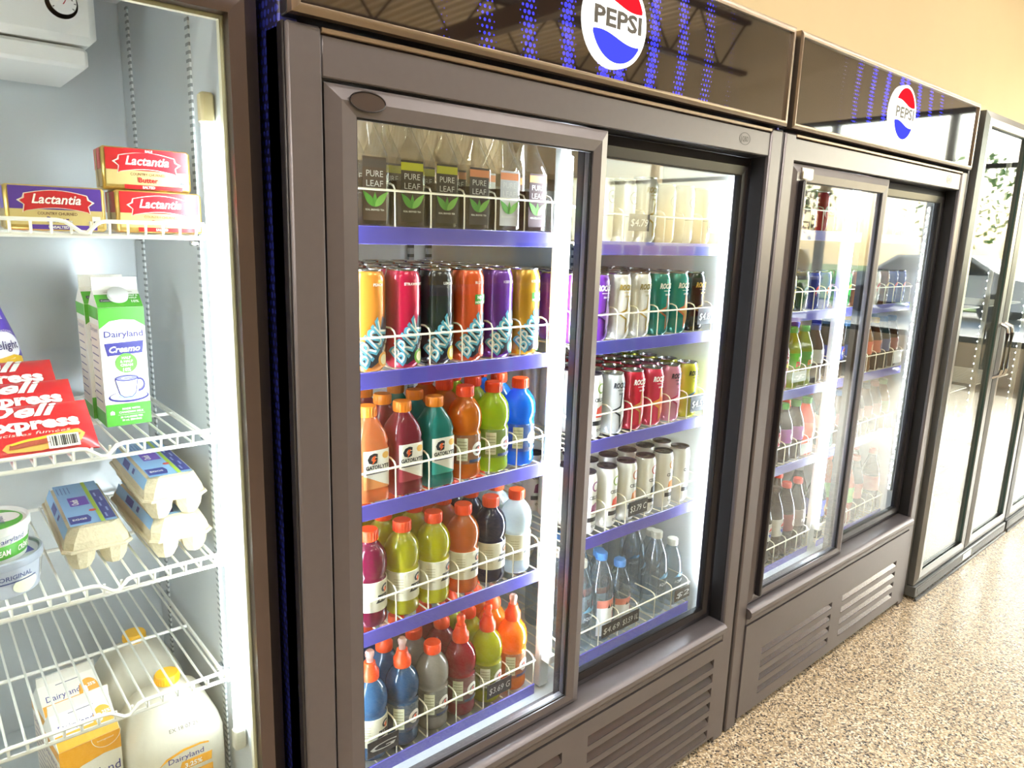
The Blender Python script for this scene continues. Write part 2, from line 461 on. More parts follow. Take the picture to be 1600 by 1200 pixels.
# ------------------------------------------------------------------ outside the window: pavement, kerb, trees, car
struct('pavement', MB().box(9.2, 60, -40, 40, -.12, -.06), mat('#b9b3a8', .8, scale=4))
def tree(x, y, h, r, lab, col):
    t = thing('tree', lab, 'tree', (x, y, -.02), 0, 'trees beyond the car park')
    part('trunk', MB().lathe([(.14, 0), (.10, h * .5), (.05, h * .8)], 8), mat('#5d4a3a', .8), t)
    fb = MB()
    rr = random.Random(int(x * 10))
    for k in range(420):
        u = rr.uniform(-1, 1); a = rr.uniform(0, 2 * PI); q = r * rr.uniform(.55, 1) ; s = math.sqrt(1 - u * u)
        c = Vector((q * s * math.cos(a), q * s * math.sin(a), h * .68 + q * u * .9)); d = rr.uniform(.10, .2)
        A = Vector((rr.uniform(-1, 1), rr.uniform(-1, 1), rr.uniform(-1, 1))).normalized(); B = A.cross(Vector((.3, .5, .8))).normalized()
        fb.add([c - A * d, c - B * d * .5, c + A * d, c + B * d * .5], [(0, 1, 2, 3)])
    o = part('foliage', fb, mat(col, .7, amt=.25, scale=2), t, False, False); o['kind'] = 'stuff'
tree(26, -7.5, 4.6, 1.8, 'round green tree standing by the parked car outside', '#5f8f3a')
tree(30, -3.4, 5.4, 2.1, 'taller dark green tree beyond the parked car outside', '#4c7a35')
tree(24, -12.5, 4.2, 1.6, 'low pale green tree at the far end of the car park', '#79a04a')
ca = thing('parked_car', 'silver car parked outside the shop window', 'car', (18.5, -5.4, -.06), PI / 2)
body = [(-2.2, .35), (-2.2, .75), (-1.9, .95), (-1.2, 1.0), (-.6, 1.42), (.8, 1.45), (1.5, 1.02), (2.1, .9), (2.2, .5), (2.1, .3), (-2.1, .3)]
part('body', MB().prism(body, -.85, .85), mat('#b4bac0', .25, .7, coat=.5), ca)
part('side_glass', MB().prism([(-1.05, 1.02), (-.55, 1.36), (.75, 1.38), (1.3, 1.03)], -.86, .86), mat('#1d252c', .08), ca)
for sx in (-1.4, 1.4):
    for sy in (-.78, .78):
        part('wheel', MB().lathe([(.2, -.1), (.31, -.1), (.33, -.06), (.33, .06), (.31, .1), (.2, .1)], 20).xf(Matrix.Translation((sx, sy, .33)) @ Matrix.Rotation(PI / 2, 4, 'X')), BLACK, ca)
tag(part('lawn', MB().box(20.5, 60, -40, 40, -.06, -.02), mat('#8aa65a', .9, amt=.2, scale=3), None, False), 'strip of green lawn beyond the car park', 'lawn')

# ------------------------------------------------------------------ cooler pieces
def led_dots(parent, x, y, z0, z1, n, nx=-1., ny=0., s=.0035):
    """aluminium bar with a row of small LEDs"""
    bar = part('led_bar', MB().box(x - .009, x + .009, y - .009, y + .009, z0, z1, .003), WHITE, parent)
    d = MB(); px, py = -ny, nx
    for i in range(n):
        z = z0 + (z1 - z0) * (i + .5) / n; cx, cy = x + nx * .0105, y + ny * .0105
        ring_ = [(cx + px * s * math.cos(a), cy + py * s * math.cos(a), z + s * 1.2 * math.sin(a)) for a in [k * PI / 4 for k in range(8)]]
        tip = (cx + nx * .0025, cy + ny * .0025, z)
        d.add(ring_ + [tip], [(k, (k + 1) % 8, 8) for k in range(8)])
    o = part('led_dots', d, DOT, bar, False); o['kind'] = 'stuff'
def mitred(mb, x0, x1, z0, z1, wl, wr_, wt, wb_, y0, y1, c=.004):
    """four mitred bars of a frame"""
    def bar(a, b, a2, b2):
        # outer edge a-b, inner edge a2-b2 (x,z); face bevelled towards the front y0
        vv = []
        for (p, q, y) in ((a, b, y1), (a, b, y0 + c), (a2, b2, y0), (a2, b2, y1)):
            vv += [(p[0], y, p[1]), (q[0], y, q[1])]
        # front face slightly domed
        mid0 = ((a[0] + a2[0]) / 2, y0 - c * .6, (a[1] + a2[1]) / 2); mid1 = ((b[0] + b2[0]) / 2, y0 - c * .6, (b[1] + b2[1]) / 2)
        vv += [mid0, mid1]
        mb.add(vv, [(0, 1, 3, 2), (2, 3, 9, 8), (8, 9, 5, 4), (4, 5, 7, 6), (6, 7, 1, 0), (0, 2, 8, 4, 6), (1, 7, 5, 9, 3)])
    bar((x0, z0), (x0, z1), (x0 + wl, z0 + wb_), (x0 + wl, z1 - wt))
    bar((x1, z0), (x1, z1), (x1 - wr_, z0 + wb_), (x1 - wr_, z1 - wt))
    bar((x0, z1), (x1, z1), (x0 + wl, z1 - wt), (x1 - wr_, z1 - wt))
    bar((x0, z0), (x1, z0), (x0 + wl, z0 + wb_), (x1 - wr_, z0 + wb_))
    return mb
W = 1.36
COL_L = [.606 - .079 * k for k in range(7)]; DIV_L = [.6455 - .079 * k for k in range(8)]
COL_R = [1.240 - .0795 * k for k in range(7)]; DIV_R = [1.2798 - .0795 * k for k in range(8)]
PEPSI_DARK = mat('#4a4744', .5)
def badge(parent, cx, cz, y, r):
    b = part('badge', MB().prism([(cx + r * math.cos(2 * PI * i / 48), cz + r * math.sin(2 * PI * i / 48)) for i in range(48)], y, y + .008), emis('#f6f4ea', SIGN_S * 1.15), parent, False)
    a = Art(); q = r * .90
    def circ(x): return math.sqrt(max(0, q * q - x * x))
    def wave(x, s): return s + .10 * r * math.sin(x / r * 2.6 + .4)
    n = 24; xs = [-q + 2 * q * i / n for i in range(n + 1)]
    def cap(sign, off, col):
        pts_e = []; pts_w = []
        for x in xs:
            wv = -.10 * r * math.sin(x / q * 2.5) + off * r
            ce = circ(x) * sign
            if (ce - wv) * sign > .002: pts_e.append((x, ce)); pts_w.append((x, wv))
        a.poly(pts_e + pts_w[::-1], emis(col, SIGN_S), 1)
    cap(1, .36, '#e8131c'); cap(-1, -.36, '#2f33d8')
    art = a.plane('badge_print', (cx, y, cz), (1, 0, 0), (0, 0, 1), (0, -1, 0))
    obj('badge_print', art, a.mats, b)
    l = Art(); l.text('PEPSI', 0, -.155 * r, r * .52, PEPSI_DARK, bold=.035, width=r * 1.62)
    obj('badge_lettering', l.plane('badge_lettering', (cx, y - .0006, cz), (1, 0, 0), (0, 0, 1), (0, -1, 0)), l.mats, b)
ACR = dots_mat('acrylic_print', '#1c191b', '#2a2ee0', 0, .0105, .675, .42, .098, .6, .03)
WRAP = dots_mat('side_wrap', '#1e1e48', '#3440b4', 1, .013, .052, .06, .14, 0, .35)
def shelf(parent, x0, x1, y0, y1, z, div, name='shelf'):
    """wire shelf carrying a guard rail and a price strip"""
    mb = MB()
    n = int((x1 - x0) / .03)
    for i in range(n + 1):
        x = x0 + (x1 - x0) * i / n; mb.tube([(x, y0, z - .004), (x, y1, z - .004)], .0022, 4)
    for y in (y0, (y0 + y1) / 2, y1): mb.tube([(x0, y, z - .008), (x1, y, z - .008)], .0032, 5)
    s = part(name, mb, WIRE_C, parent)
    part('price_strip', MB().box(x0, x1, y0 - .006, y0 - .002, z - .030, z + .002, .001), STRIP, s)
    g = MB(); gz = z + .066
    g.tube([(x0, y0 - .004, gz), (x1, y0 - .004, gz)], .0023, 6)
    for x in div:
        g.tube([(x, y0 - .001, z - .012), (x, y0 - .001, gz + .002), (x, y0 + .004, gz + .009), (x, y0 + .016, gz + .013), (x, y0 + .075, gz + .013)], .0019, 5)
    part('guard_rail', g, WIRE_C, s)
    return s
def louvre(parent, x0, x1, z0, z1, n, y, duty):
    """n slots between solid strips, each with a slat leaning back behind it"""
    h = (z1 - z0) / n
    for i in range(n):
        z = z0 + h * i
        p = [(y + .001, z + .0005), (y - .0005, z + .003), (y + .013, z + h * duty * .98), (y + .0155, z + h * duty * .96)]
        part('louvre_slat', MB().prism(p, x0 + .001, x1 - .001, 'yz'), FRAME_L, parent, False)
def sliding_cooler(x0, label, banks, lh, handle, zl, zr, xsplit):
    t = thing('sliding_door_cooler', label, 'cooler', (x0, 0, 0))
    D = .84
    part('side_panel', MB().box(0, .03, .026, D, .02, 2.05, .003), WRAP, t)
    part('side_panel', MB().box(W - .03, W, .026, D, .02, 2.05, .003), FRAME_D, t)
    part('back_panel', MB().box(.03, W - .03, D - .05, D, .02, 2.05), FRAME_D, t)
    part('top_panel', MB().box(.03, W - .03, .03, D - .05, 2.02, 2.05), FRAME_D, t)
    # stiles
    for (a, b) in ((0, .055), (W - .055, W)):
        part('stile', MB().box(a, b, 0, .075, .004, 1.806, .004), FRAME, t)
    part('corner_moulding', MB().box(-.004, .002, .006, .024, .02, 1.806, .002), FRAME_D, t)
    # sign header
    part('header_box', MB().box(.004, W - .004, .004, .30, 1.815, 2.05, .002), FRAME_D, t)
    hf = MB(); mitred(hf, .005, W - .005, 1.8155, 2.054, .013, .013, .013, .013, -.012, .006, .002)
    part('header_frame', hf, mat('#9b8c7e', .3, .85, amt=.05), t)
    part('sign_panel', MB().box(.017, W - .017, -.006, .003, 1.828, 2.042), ACR, t, False)
    badge(t, .677, 1.934, -.015, .086)
    part('trim_rail', MB().box(.055, W - .055, .0, .04, 1.7985, 1.806, .0015), mat('#a08e7c', .35, .5), t)
    part('fascia', MB().box(.056, W - .056, .004, .05, 1.738, 1.7965, .002), FRAME, t)
    # oval maker's mark, flat dark print standing in for the shade of its relief
    ov = Art(); RELIEF_SHADE = mat('#191616', .5)
    ov.ring(0, 0, .0225, .0245, RELIEF_SHADE, n=28, sy=.60); ov.text('QBD', .002, -.006, .017, RELIEF_SHADE, bold=-.005, width=.026); ov.rect(-.016, -.0146, -.009, .009, RELIEF_SHADE)
    obj('maker_mark', ov.plane('maker_mark', (1.187, .004, 1.769), (1, 0, 0), (0, 0, 1), (0, -1, 0)), ov.mats, t)
    # kick panel with louvres
    kp = MB(); kx0, kx1 = .056, W - .056; zb, zt = .03, .352
    (a0, a1), (b0, b1) = banks; l0, l1 = lh
    for (p, q, r, s) in ((kx0, a0, zb, zt), (a1, b0, zb, zt), (b1, kx1, zb, zt), (a0, a1, zb, l0), (a0, a1, l1, zt), (b0, b1, zb, l0), (b0, b1, l1, zt)):
        kp.box(p, q, -.004, .012, r, s)
    n, duty = (6, .62) if l1 > .3 else (4, .55)
    h_ = (l1 - l0) / n
    for (p, q) in ((a0, a1), (b0, b1)):
        for i in range(n): kp.box(p, q, -.004, .0, l0 + h_ * (i + duty), l0 + h_ * (i + 1))
    k = part('kick_panel', kp, FRAME, t, False)
    louvre(k, a0, a1, l0, l1, n, -.004, duty); louvre(k, b0, b1, l0, l1, n, -.004, duty)
    part('vent_back', MB().box(kx0, kx1, .045, .05, .03, .36), BLACK, t, False)
    part('sill_panel', MB().box(kx0, kx1, -.002, .07, .354, .396, .003), FRAME, t)
    lg = MB(); arc = [(-.002, .376), (-.012, .381), (-.017, .391), (-.016, .402), (-.009, .409), (.0, .411), (.075, .411), (.075, .376)]
    lg.prism(arc, kx0, kx1 - .004, 'yz')
    part('sill_ledge', lg, FRAME, t)
    part('plinth', MB().box(.02, W - .02, .03, .30, 0.0, .03), BLACK, t, False)
    # liner
    part('liner_back', MB().box(.03, W - .03, .715, .735, .38, 1.80), LINER, t, False)
    part('liner_side', MB().box(.031, .05, .08, .715, .38, 1.80), LINER, t, False)
    part('liner_side', MB().box(W - .05, W - .031, .08, .715, .38, 1.80), LINER, t, False)
    part('liner_floor', MB().box(.05, W - .05, .076, .715, .375, .395), LINER_G, t, False)
    part('liner_top', MB().box(.05, W - .05, .076, .715, 1.79, 1.80), LINER, t, False)
    part('evaporator_cover', MB().box(.06, W - .06, .33, .70, 1.66, 1.785, .012), mat('#e3c79c', .5, amt=.03), t)  # tan colour stands in for the beige wall reflected behind the tea bottles
    part('track', MB().box(.056, W - .056, .010, .074, 1.737, 1.7385), GASKET, t, False)
    part('jamb', MB().box(.055, .058, .012, .075, .412, 1.737), GASKET, t, False)
    part('jamb', MB().box(W - .058, W - .055, .012, .075, .412, 1.737), GASKET, t, False)
    part('door_gap_blocker', MB().box(.052, .080, .072, .080, .412, 1.737), GASKET, t, False)  # added strip, stops the left tube's light leaking through the door gap
    # doors: the left one slides in front
    dm = MB(); mitred(dm, .062, .695, .415, 1.733, .052, .044, .044, .030, .008, .032)
    d = part('sliding_door', dm, FRAME, t, False)
    part('pane', MB().box(.112, .653, .018, .024, .443, 1.691), GLASS, d, False)
    gm = MB(); mitred(gm, .110, .655, .441, 1.693, .007, .007, .007, .007, .012, .017, .001)
    part('gasket', gm, GASKET, d, False)
    if not handle:
        part('recessed_grip', MB().prism([(.132 + .030 * math.cos(2 * PI * i / 32), 1.7125 + .0135 * math.sin(2 * PI * i / 32)) for i in range(32)], .0035, .0065), mat('#5b5252', .25, .5), d, False)
        gr = MB(); gr.tube([(.132 + .031 * math.cos(2 * PI * i / 32), .0036, 1.7125 + .0145 * math.sin(2 * PI * i / 32)) for i in range(32)], .0013, 5, closed=True)
        part('grip_ring', gr, FRAME_D, d)
    else:
        part('door_bracket', MB().box(.11, .17, .001, .012, 1.693, 1.726, .003), mat('#a8a49c', .3, .8), d)
        part('handle', MB().box(.100, .114, -.012, .010, .44, 1.69, .004), FRAME_D, d)
    dm = MB(); mitred(dm, .665, W - .062, .415, 1.733, .05, .045, .044, .035, .044, .066)
    d = part('sliding_door', dm, FRAME_D, t, False)
    part('pane', MB().box(.71, W - .105, .053, .059, .447, 1.691), GLASS, d, False)
    gm = MB(); mitred(gm, .712, W - .104, .447, 1.692, .006, .006, .006, .006, .046, .052, .001)
    part('gasket', gm, GASKET, d, False)
    # centre post with the light tube, LEDs at the right jamb, added tube at the left
    part('centre_post', MB().box(xsplit - .016, xsplit + .016, .118, .14, .40, 1.79, .003), LINER, t)
    rt = .0065 if handle else .0105
    tube_ = part('light_tube', MB().lathe([(.004, .50), (rt, .503), (rt, 1.685), (.004, 1.688)], 12, cx=xsplit - .012, cy=.100), LED, t)
    part('light_tube', MB().lathe([(.003, .50), (.0075, .503), (.0075, 1.685), (.003, 1.688)], 10, cx=.068, cy=.097), LED, t)  # unseen left jamb tube, added to brighten the drinks near it
    part('tube_clip', MB().box(xsplit - .016, xsplit + .004, .086, .118, .478, .503, .003), WHITE, tube_)
    if handle: led_dots(t, W - .058, .098, .50, 1.68, 44, -1, .0)
    else: part('light_tube', MB().lathe([(.002, .50), (.0065, .503), (.0065, 1.685), (.002, 1.688)], 10, cx=W - .0565, cy=.0855), LED1, t)
    slot = slot_mat('#a3a5a6', '#3a3c3e', .0254, .35)
    for xx in (.055, xsplit - .03, xsplit + .03, W - .055):
        part('shelf_standard', MB().box(xx - .008, xx + .008, .69, .70, .42, 1.75), slot, t, False)
    for z in zl: shelf(t, .08, .648, .12, .68, z, DIV_L)
    for z in zr: shelf(t, .721, 1.283, .12, .68, z, DIV_R)
    return t
ZL2 = [1.523, 1.257, .998, .730, .420]; ZR2 = [1.508, 1.270, 1.022, .765, .435]
sliding_cooler(0, 'black sliding door cooler stocked with iced tea and sports drinks beside the dairy cooler', ((.10, .635), (.725, 1.265)), (.04, .325), False, ZL2, ZR2, .684)
ZL3 = [1.560, 1.300, 1.040, .776, .415]
X3 = W + .0157
sliding_cooler(X3, 'dark sliding door cooler full of soda, next to the empty glass door cooler', ((.165, .645), (.725, 1.21)), (.073, .262), True, ZL3, ZL3, .684)

# ------------------------------------------------------------------ dairy cooler (hinged glass door)
def dairy_cooler():
    t = thing('dairy_cooler', 'white-lined upright cooler with a glass door holding butter, eggs and milk', 'cooler', (-.39, .07, 0))
    ox, oy = .39, -.07
    def B(x0, x1, y0, y1, z0, z1, c=0.): return MB().box(x0 + ox, x1 + ox, y0 + oy, y1 + oy, z0, z1, c)
    XR, XL = -.055, -.685
    part('side_panel', B(XR + .003, -.013, .10, .80, .02, 2.05, .003), FRAME_D, t)
    part('side_panel', B(-.74, XL - .003, .10, .80, .02, 2.05, .003), FRAME_D, t)
    part('back_panel', B(XL, XR, .70, .80, .02, 2.05), FRAME_D, t, False)
    part('top_panel', B(XL, XR, .10, .70, 1.97, 2.05), FRAME_D, t, False)
    part('kick_panel', B(XL, XR, .10, .14, .03, .30, .003), FRAME, t)
    part('plinth', B(XL, XR, .14, .70, .0, .40), BLACK, t, False)
    part('liner_back', B(XL, XR, .68, .70, .40, 1.97), LINER_G, t, False)
    part('liner_side', B(XR, XR + .003, .105, .68, .40, 1.97), LINER_G, t, False)
    part('liner_side', B(XL - .003, XL, .105, .68, .40, 1.97), LINER_G, t, False)
    part('liner_floor', B(XL, XR, .12, .68, .40, .43, .004), LINER_G, t)
    part('liner_top', B(XL, XR, .12, .68, 1.95, 1.97), LINER, t, False)
    # evaporator box with a dial thermometer
    ev = part('evaporator_cover', B(-.60, -.15, .42, .675, 1.81, 1.94, .012), WHITE, t)
    part('drip_tray', B(-.585, -.165, .43, .67, 1.772, 1.806, .006), WHITE, t)
    th = MB(); th.lathe([(.0, -.012), (.021, -.012), (.024, -.008), (.024, 0), (.0, 0)], 28).xf(Matrix.Translation((-.2 + ox, .42 + oy, 1.868)) @ Matrix.Rotation(-PI / 2, 4, 'X') @ Matrix.Scale(-1, 4, (0, 0, 1)))
    dial = part('thermometer', th, ALU, t)
    a = Art(); a.disc(0, 0, .0195, WHITE, 1, 28); a.ring(0, 0, .013, .0145, BLACK, .2, 2.9, 2)
    for k in range(9):
        an = -.6 + 4.34 * k / 8; a.poly([(.0155 * math.cos(an - .04), .0155 * math.sin(an - .04)), (.0185 * math.cos(an - .04), .0185 * math.sin(an - .04)), (.0185 * math.cos(an + .04), .0185 * math.sin(an + .04)), (.0155 * math.cos(an + .04), .0155 * math.sin(an + .04))], BLACK, 2)
    a.poly([(-.001, -.004), (.001, -.004), (.009, .011)], mat('#b3222a', .4), 3)
    obj('dial_face', a.plane('dial_face', (-.2 + ox, .42 + oy - .0125, 1.868), (1, 0, 0), (0, 0, 1), (0, -1, 0)), a.mats, dial)
    # pierced shelf standards
    sm = slot_mat('#d5d9d8', '#83898a', .0125, .42, rough=.4, metal=.3)
    for yy in (.25, .61):
        part('shelf_standard', B(XR - .003, XR, yy - .008, yy + .008, .45, 1.93), sm, t, False)
        part('shelf_standard', B(XL, XL + .003, yy - .008, yy + .008, .45, 1.93), sm, t, False)
    # light tube on the right jamb
    tb = part('light_tube', MB().lathe([(.004, .615), (.0085, .617), (.0085, 1.668), (.004, 1.67)], 12, cx=-.0665 + ox, cy=.150 + oy), LED1, t)
    part('light_tube', MB().lathe([(.004, .615), (.0085, .617), (.0085, 1.668), (.004, 1.67)], 12, cx=-.6735 + ox, cy=.150 + oy), LED1, t)  # second tube out of view, added to brighten the dairy interior
    capm = mat('#e2d3a6', .5)
    part('tube_holder', B(-.077, -.056, .139, .160, 1.670, 1.716, .004), capm, tb)
    part('tube_holder', B(-.077, -.056, .139, .160, .572, .615, .004), mat('#c9c4b2', .5), tb)
    # glass door
    dm = MB(); mitred(dm, -.735 + ox, -.0125 + ox, .31, 1.865, .044, .044, .05, .05, .066 + oy, .098 + oy, .008)
    d = part('glass_door', dm, mat('#6a5f5e', .3, .7, amt=.05, scale=40), t, True)
    part('pane', B(-.692, -.0555, .080, .087, .36, 1.816), GLASS, d, False)
    gk = MB(); mitred(gk, -.693 + ox, -.0545 + ox, .358, 1.817, .008, .008, .008, .008, .088 + oy, .099 + oy, .001)
    part('gasket', gk, mat('#e9e4c9', .5), d, False)
    # coated wire shelves
    for z in (1.500, 1.158, .930, .700):
        mb = MB(); x0, x1, y0, y1 = XL + .02 + ox, -.070 + ox, .18 + oy, .66 + oy
        n = 23
        for i in range(n + 1):
            x = x0 + .012 + (x1 - x0 - .024) * i / n
            mb.tube([(x, y1, z), (x, y0 + .004, z), (x, y0, z + .003), (x, y0 - .002, z + .017)], .0021, 5)
        for y, zz in ((y0 + .006, z - .004), ((y0 + y1) / 2, z - .004), (y1, z - .004)): mb.tube([(x0, y, zz), (x1, y, zz)], .0034, 6)
        for x in (x0, x1): mb.tube([(x, y1, z - .004), (x, y0, z - .004), (x, y0 - .002, z + .017)], .0034, 6)
        # lip bar with a V-shaped dip at the middle
        xd = -.239 + ox; xe = xd - .20
        pts = [(x0, y0 - .002, z + .018)]
        for c in (xe, xd):
            pts += [(c - .034, y0 - .002, z + .018), (c - .024, y0 - .002, z + .016), (c - .006, y0 - .002, z + .002), (c + .003, y0 - .002, z + .001), (c + .018, y0 - .002, z + .016), (c + .028, y0 - .002, z + .018)]
        pts += [(x1, y0 - .002, z + .018)]
        mb.tube(pts, .0033, 6)
        part('wire_shelf', mb, WIRE, t)
        for yy in (.25, .61):
            part('shelf_clip', B(XR - .016, XR - .003, yy - .008, yy + .008, z - .018, z - .009, .002), ALU, t)
dairy_cooler()

# ------------------------------------------------------------------ hinged two-door coolers beyond
def hinged_cooler(x0, wd, label):
    t = thing('hinged_door_cooler', label, 'cooler', (x0, 0, 0))
    FR = mat('#8a8d8e', .3, .75, amt=.04); D = .80
    part('side_panel', MB().box(0, .03, .01, D, .03, 2.04, .003), FR, t)
    part('side_panel', MB().box(wd - .03, wd, .01, D, .03, 2.04, .003), FR, t)
    part('back_panel', MB().box(.03, wd - .03, D - .05, D, .03, 2.04), LINER, t, False)
    part('top_panel', MB().box(.03, wd - .03, .01, D - .05, 1.99, 2.04, .003), FR, t)
    part('liner_floor', MB().box(.03, wd - .03, .01, D - .05, .08, .11), LINER, t, False)
    vent = slot_mat('#6c7073', '#101214', .0165, .42, 0, rough=.4, metal=.5)
    kp = part('kick_panel', MB().box(.01, wd - .01, -.028, .02, .014, .066, .003), mat('#6c7073', .4, .5), t)
    part('vent_slots', MB().box(.03, wd - .03, -.0292, -.028, .030, .055), vent, kp, False)
    part('name_plate', MB().box(wd * .47, wd * .56, -.0305, -.0292, .026, .06), mat('#c9cccd', .3, .6), kp, False)
    part('toe_plate', MB().box(.01, wd - .01, -.036, -.028, 0, .014, .002), mat('#54585b', .4, .4), t)
    h = wd / 2
    for k in range(2):
        a, b = k * h + .004, (k + 1) * h - .004
        dm = MB(); mitred(dm, a, b, .072, 2.04, .066, .066, .05, .055, -.022, .008, .005)
        d = part('glass_door', dm, FR, t, False)
        part('pane', MB().box(a + .06, b - .06, -.008, -.002, .12, 1.995), GLASS, d, False)
        gm = MB(); mitred(gm, a + .058, b - .058, .118, 1.997, .009, .009, .009, .009, -.017, -.009, .001)
        part('gasket', gm, mat('#3e5a58', .4), d, False)
        hx = b - .028 if k == 0 else a + .028
        hb = MB(); hb.tube([(hx, -.02, .94), (hx, -.05, .955), (hx, -.055, .98), (hx, -.055, 1.15), (hx, -.05, 1.175), (hx, -.02, 1.19)], .009, 8)
        part('handle', hb, ALU, d)
        led_dots(t, b - .075, .035, .18, 1.92, 50, -.3, .95, .0030)
        for z in (.50, .88, 1.26, 1.62):
            sm = MB()
            for i in range(19): sm.tube([(a + .05 + (h - .11) * i / 18, .07, z), (a + .05 + (h - .11) * i / 18, .68, z)], .002, 4)
            for y in (.07, .375, .68): sm.tube([(a + .045, y, z - .004), (b - .045, y, z - .004)], .003, 5)
            part('wire_shelf', sm, WIRE, t)
hinged_cooler(2.776, 1.25, 'grey two-door glass cooler beside the soda cooler')
hinged_cooler(4.04, 1.25, 'grey two-door glass cooler at the far end of the row')
#PRODUCTS
# ------------------------------------------------------------------ drinks: shapes
MESH = {}
def shared(key, fn):
    if key not in MESH: MESH[key] = fn()
    return MESH[key]
def can_parts(r, h, lid_mat, body_mat, pr, mats, key, seg=24):
    def body():
        return MB().lathe([(r * .74, .002), (r * .80, 0), (r * .97, .009), (r, .016), (r, h - .022), (r * .97, h - .015), (r * .86, h - .004), (r * .85, h - .0035), (r * .72, h - .0095)], seg).mesh('can_body')
    def lid():
        mb = MB().lathe([(r * .70, h - .0090), (r * .84, h - .0045), (r * .885, h - .003), (r * .89, h - .0005), (r * .85, h), (r * .80, h - .001), (r * .77, h - .006), (r * .6, h - .005), (.001, h - .005)], seg)
        mb.tube([(r * .2 * math.cos(a), r * .3 * math.sin(a) + r * .18, h - .0035) for a in [k * PI / 5 for k in range(10)]], .0009, 4, closed=True)
        return mb.mesh('can_lid')
    ps = [('can_body', shared(('canb', r, h), body), [body_mat]), ('can_lid', shared(('canl', r, h), lid), [lid_mat])]
    if pr is not None: ps.append(('can_print', pr, mats))
    return ps
G_WHITE = mat('#f5f3ea', .35); G_DARK = mat('#1d1f26', .4); CYAN = mat('#bfe3ee', .3)
def p_icedtea(v):
    col, fruit, top, new = {
        'orange': ('#ea9430', '#f0a840', 'PEACH', 0), 'red': ('#c01340', '#7ab83c', 'STRAWBERRY', 0), 'black': ('#22262f', '#e8d23a', 'LEMON', 0),
        'blood orange': ('#e2582c', '#f0876a', 'BLOOD', 1), 'purple': ('#6a2a9e', '#2b8a8a', 'ICED TEA', 0), 'gold': ('#d8a22c', '#3fa84a', 'ICED TEA', 1)}[v]
    r, h = .0362, .190; a = Art(); dk = mat('#1c2230', .35)
    a.poly([(-.034, .012), (-.01, .008), (.012, .022), (.030, .060), (.046, .115), (.036, .104), (.035, .128), (.024, .098), (.016, .104), (.010, .078), (-.002, .084), (-.008, .056), (-.020, .060), (-.026, .034)], dk, 1)
    a.disc(.020, .022, .015, mat(fruit, .35), 1); a.disc(.020, .022, .010, mat('#f3e9b8', .35), 2, 12)
    a.text('BRISK', .006, .044, .050, mat('#5fb0cc', .3), bold=.06, shear=.25, rot=.95, width=.094, layer=3)
    a.text('BRISK', .0045, .0455, .044, G_WHITE, bold=.0, shear=.25, rot=.95, width=.086, layer=4)
    a.text('ICED TEA', .026, .048, .007, G_WHITE, bold=.03, rot=.95, layer=4)
    a.text(top, .006, .160, .007, G_WHITE, bold=.03, layer=2)
    if new:
        a.rect(-.006, .026, .118, .138, mat('#3d9c3a', .4), 2); a.text('NEW', .010, .129, .009, G_WHITE, bold=.04, layer=3); a.text('NOUVEAU', .010, .120, .0065, G_WHITE, bold=.04, layer=3)
    return 'iced_tea_can', 'can', can_parts(r, h, ALU, mat(col, .24, .35, coat=.6, amt=.05), shared(('icedtea', v), lambda: a.cyl('can_print', r)), a.mats, v)
def p_energy(v, h=.163):
    col, tcol, star, inner = {
        'purple': ('#7a36b0', '#f1ecf4', '#3a1560', '#a070d0'), 'white gold': ('#ece8de', '#a88c3c', '#b2913f', '#f4f0e6'), 'white gold label': ('#efece4', '#8b7a3a', '#c2a24a', '#faf7f0'),
        'teal': ('#1f8a7a', '#f3f0e4', '#c8703a', '#2f6a50'), 'teal orange': ('#2a9483', '#f3f0e4', '#d5743a', '#c9a04a'), 'black': ('#23221f', '#c8a04a', '#8a6d2c', '#38342c'),
        'silver': ('#dcdfe2', '#2c2f36', '#2b2e35', '#eef0f2'), 'red': ('#d2203c', '#f4f1ea', '#c9a24a', '#e65a50'), 'pink orange': ('#e23a5c', '#f6f3ec', '#e8a02c', '#f07a40'),
        'pink': ('#e79ab4', '#26222a', '#b62c58', '#f2c0d0'), 'yellow': ('#d6d23c', '#1f2126', '#3a6a90', '#e8b030'), 'cream': ('#efe9d6', '#a8935a', '#b99c50', '#f8f4e8')}[v]
    r = .0335; a = Art(); tm = mat(tcol, .35)
    a.star(.012, .060, .038, mat(star, .3, .3), .45, 1, rot=.25, sy=1.35); a.star(.012, .060, .030, mat(inner, .3), .42, 2, rot=.25, sy=1.35)
    a.text('ROCKSTAR', .006, .122, .0185, tm, bold=.05, shear=.25, width=.060, layer=3)
    a.rect(-.012, .020, .115, .1165, tm, 3); a.text('ENERGY', .004, .104, .006, tm, bold=.03, layer=3)
    return 'energy_drink_can', 'can', can_parts(r, h, ALU, mat(col, .24, .3, coat=.6, amt=.05), shared(('energy', v, h), lambda: a.cyl('can_print', r)), a.mats, v)
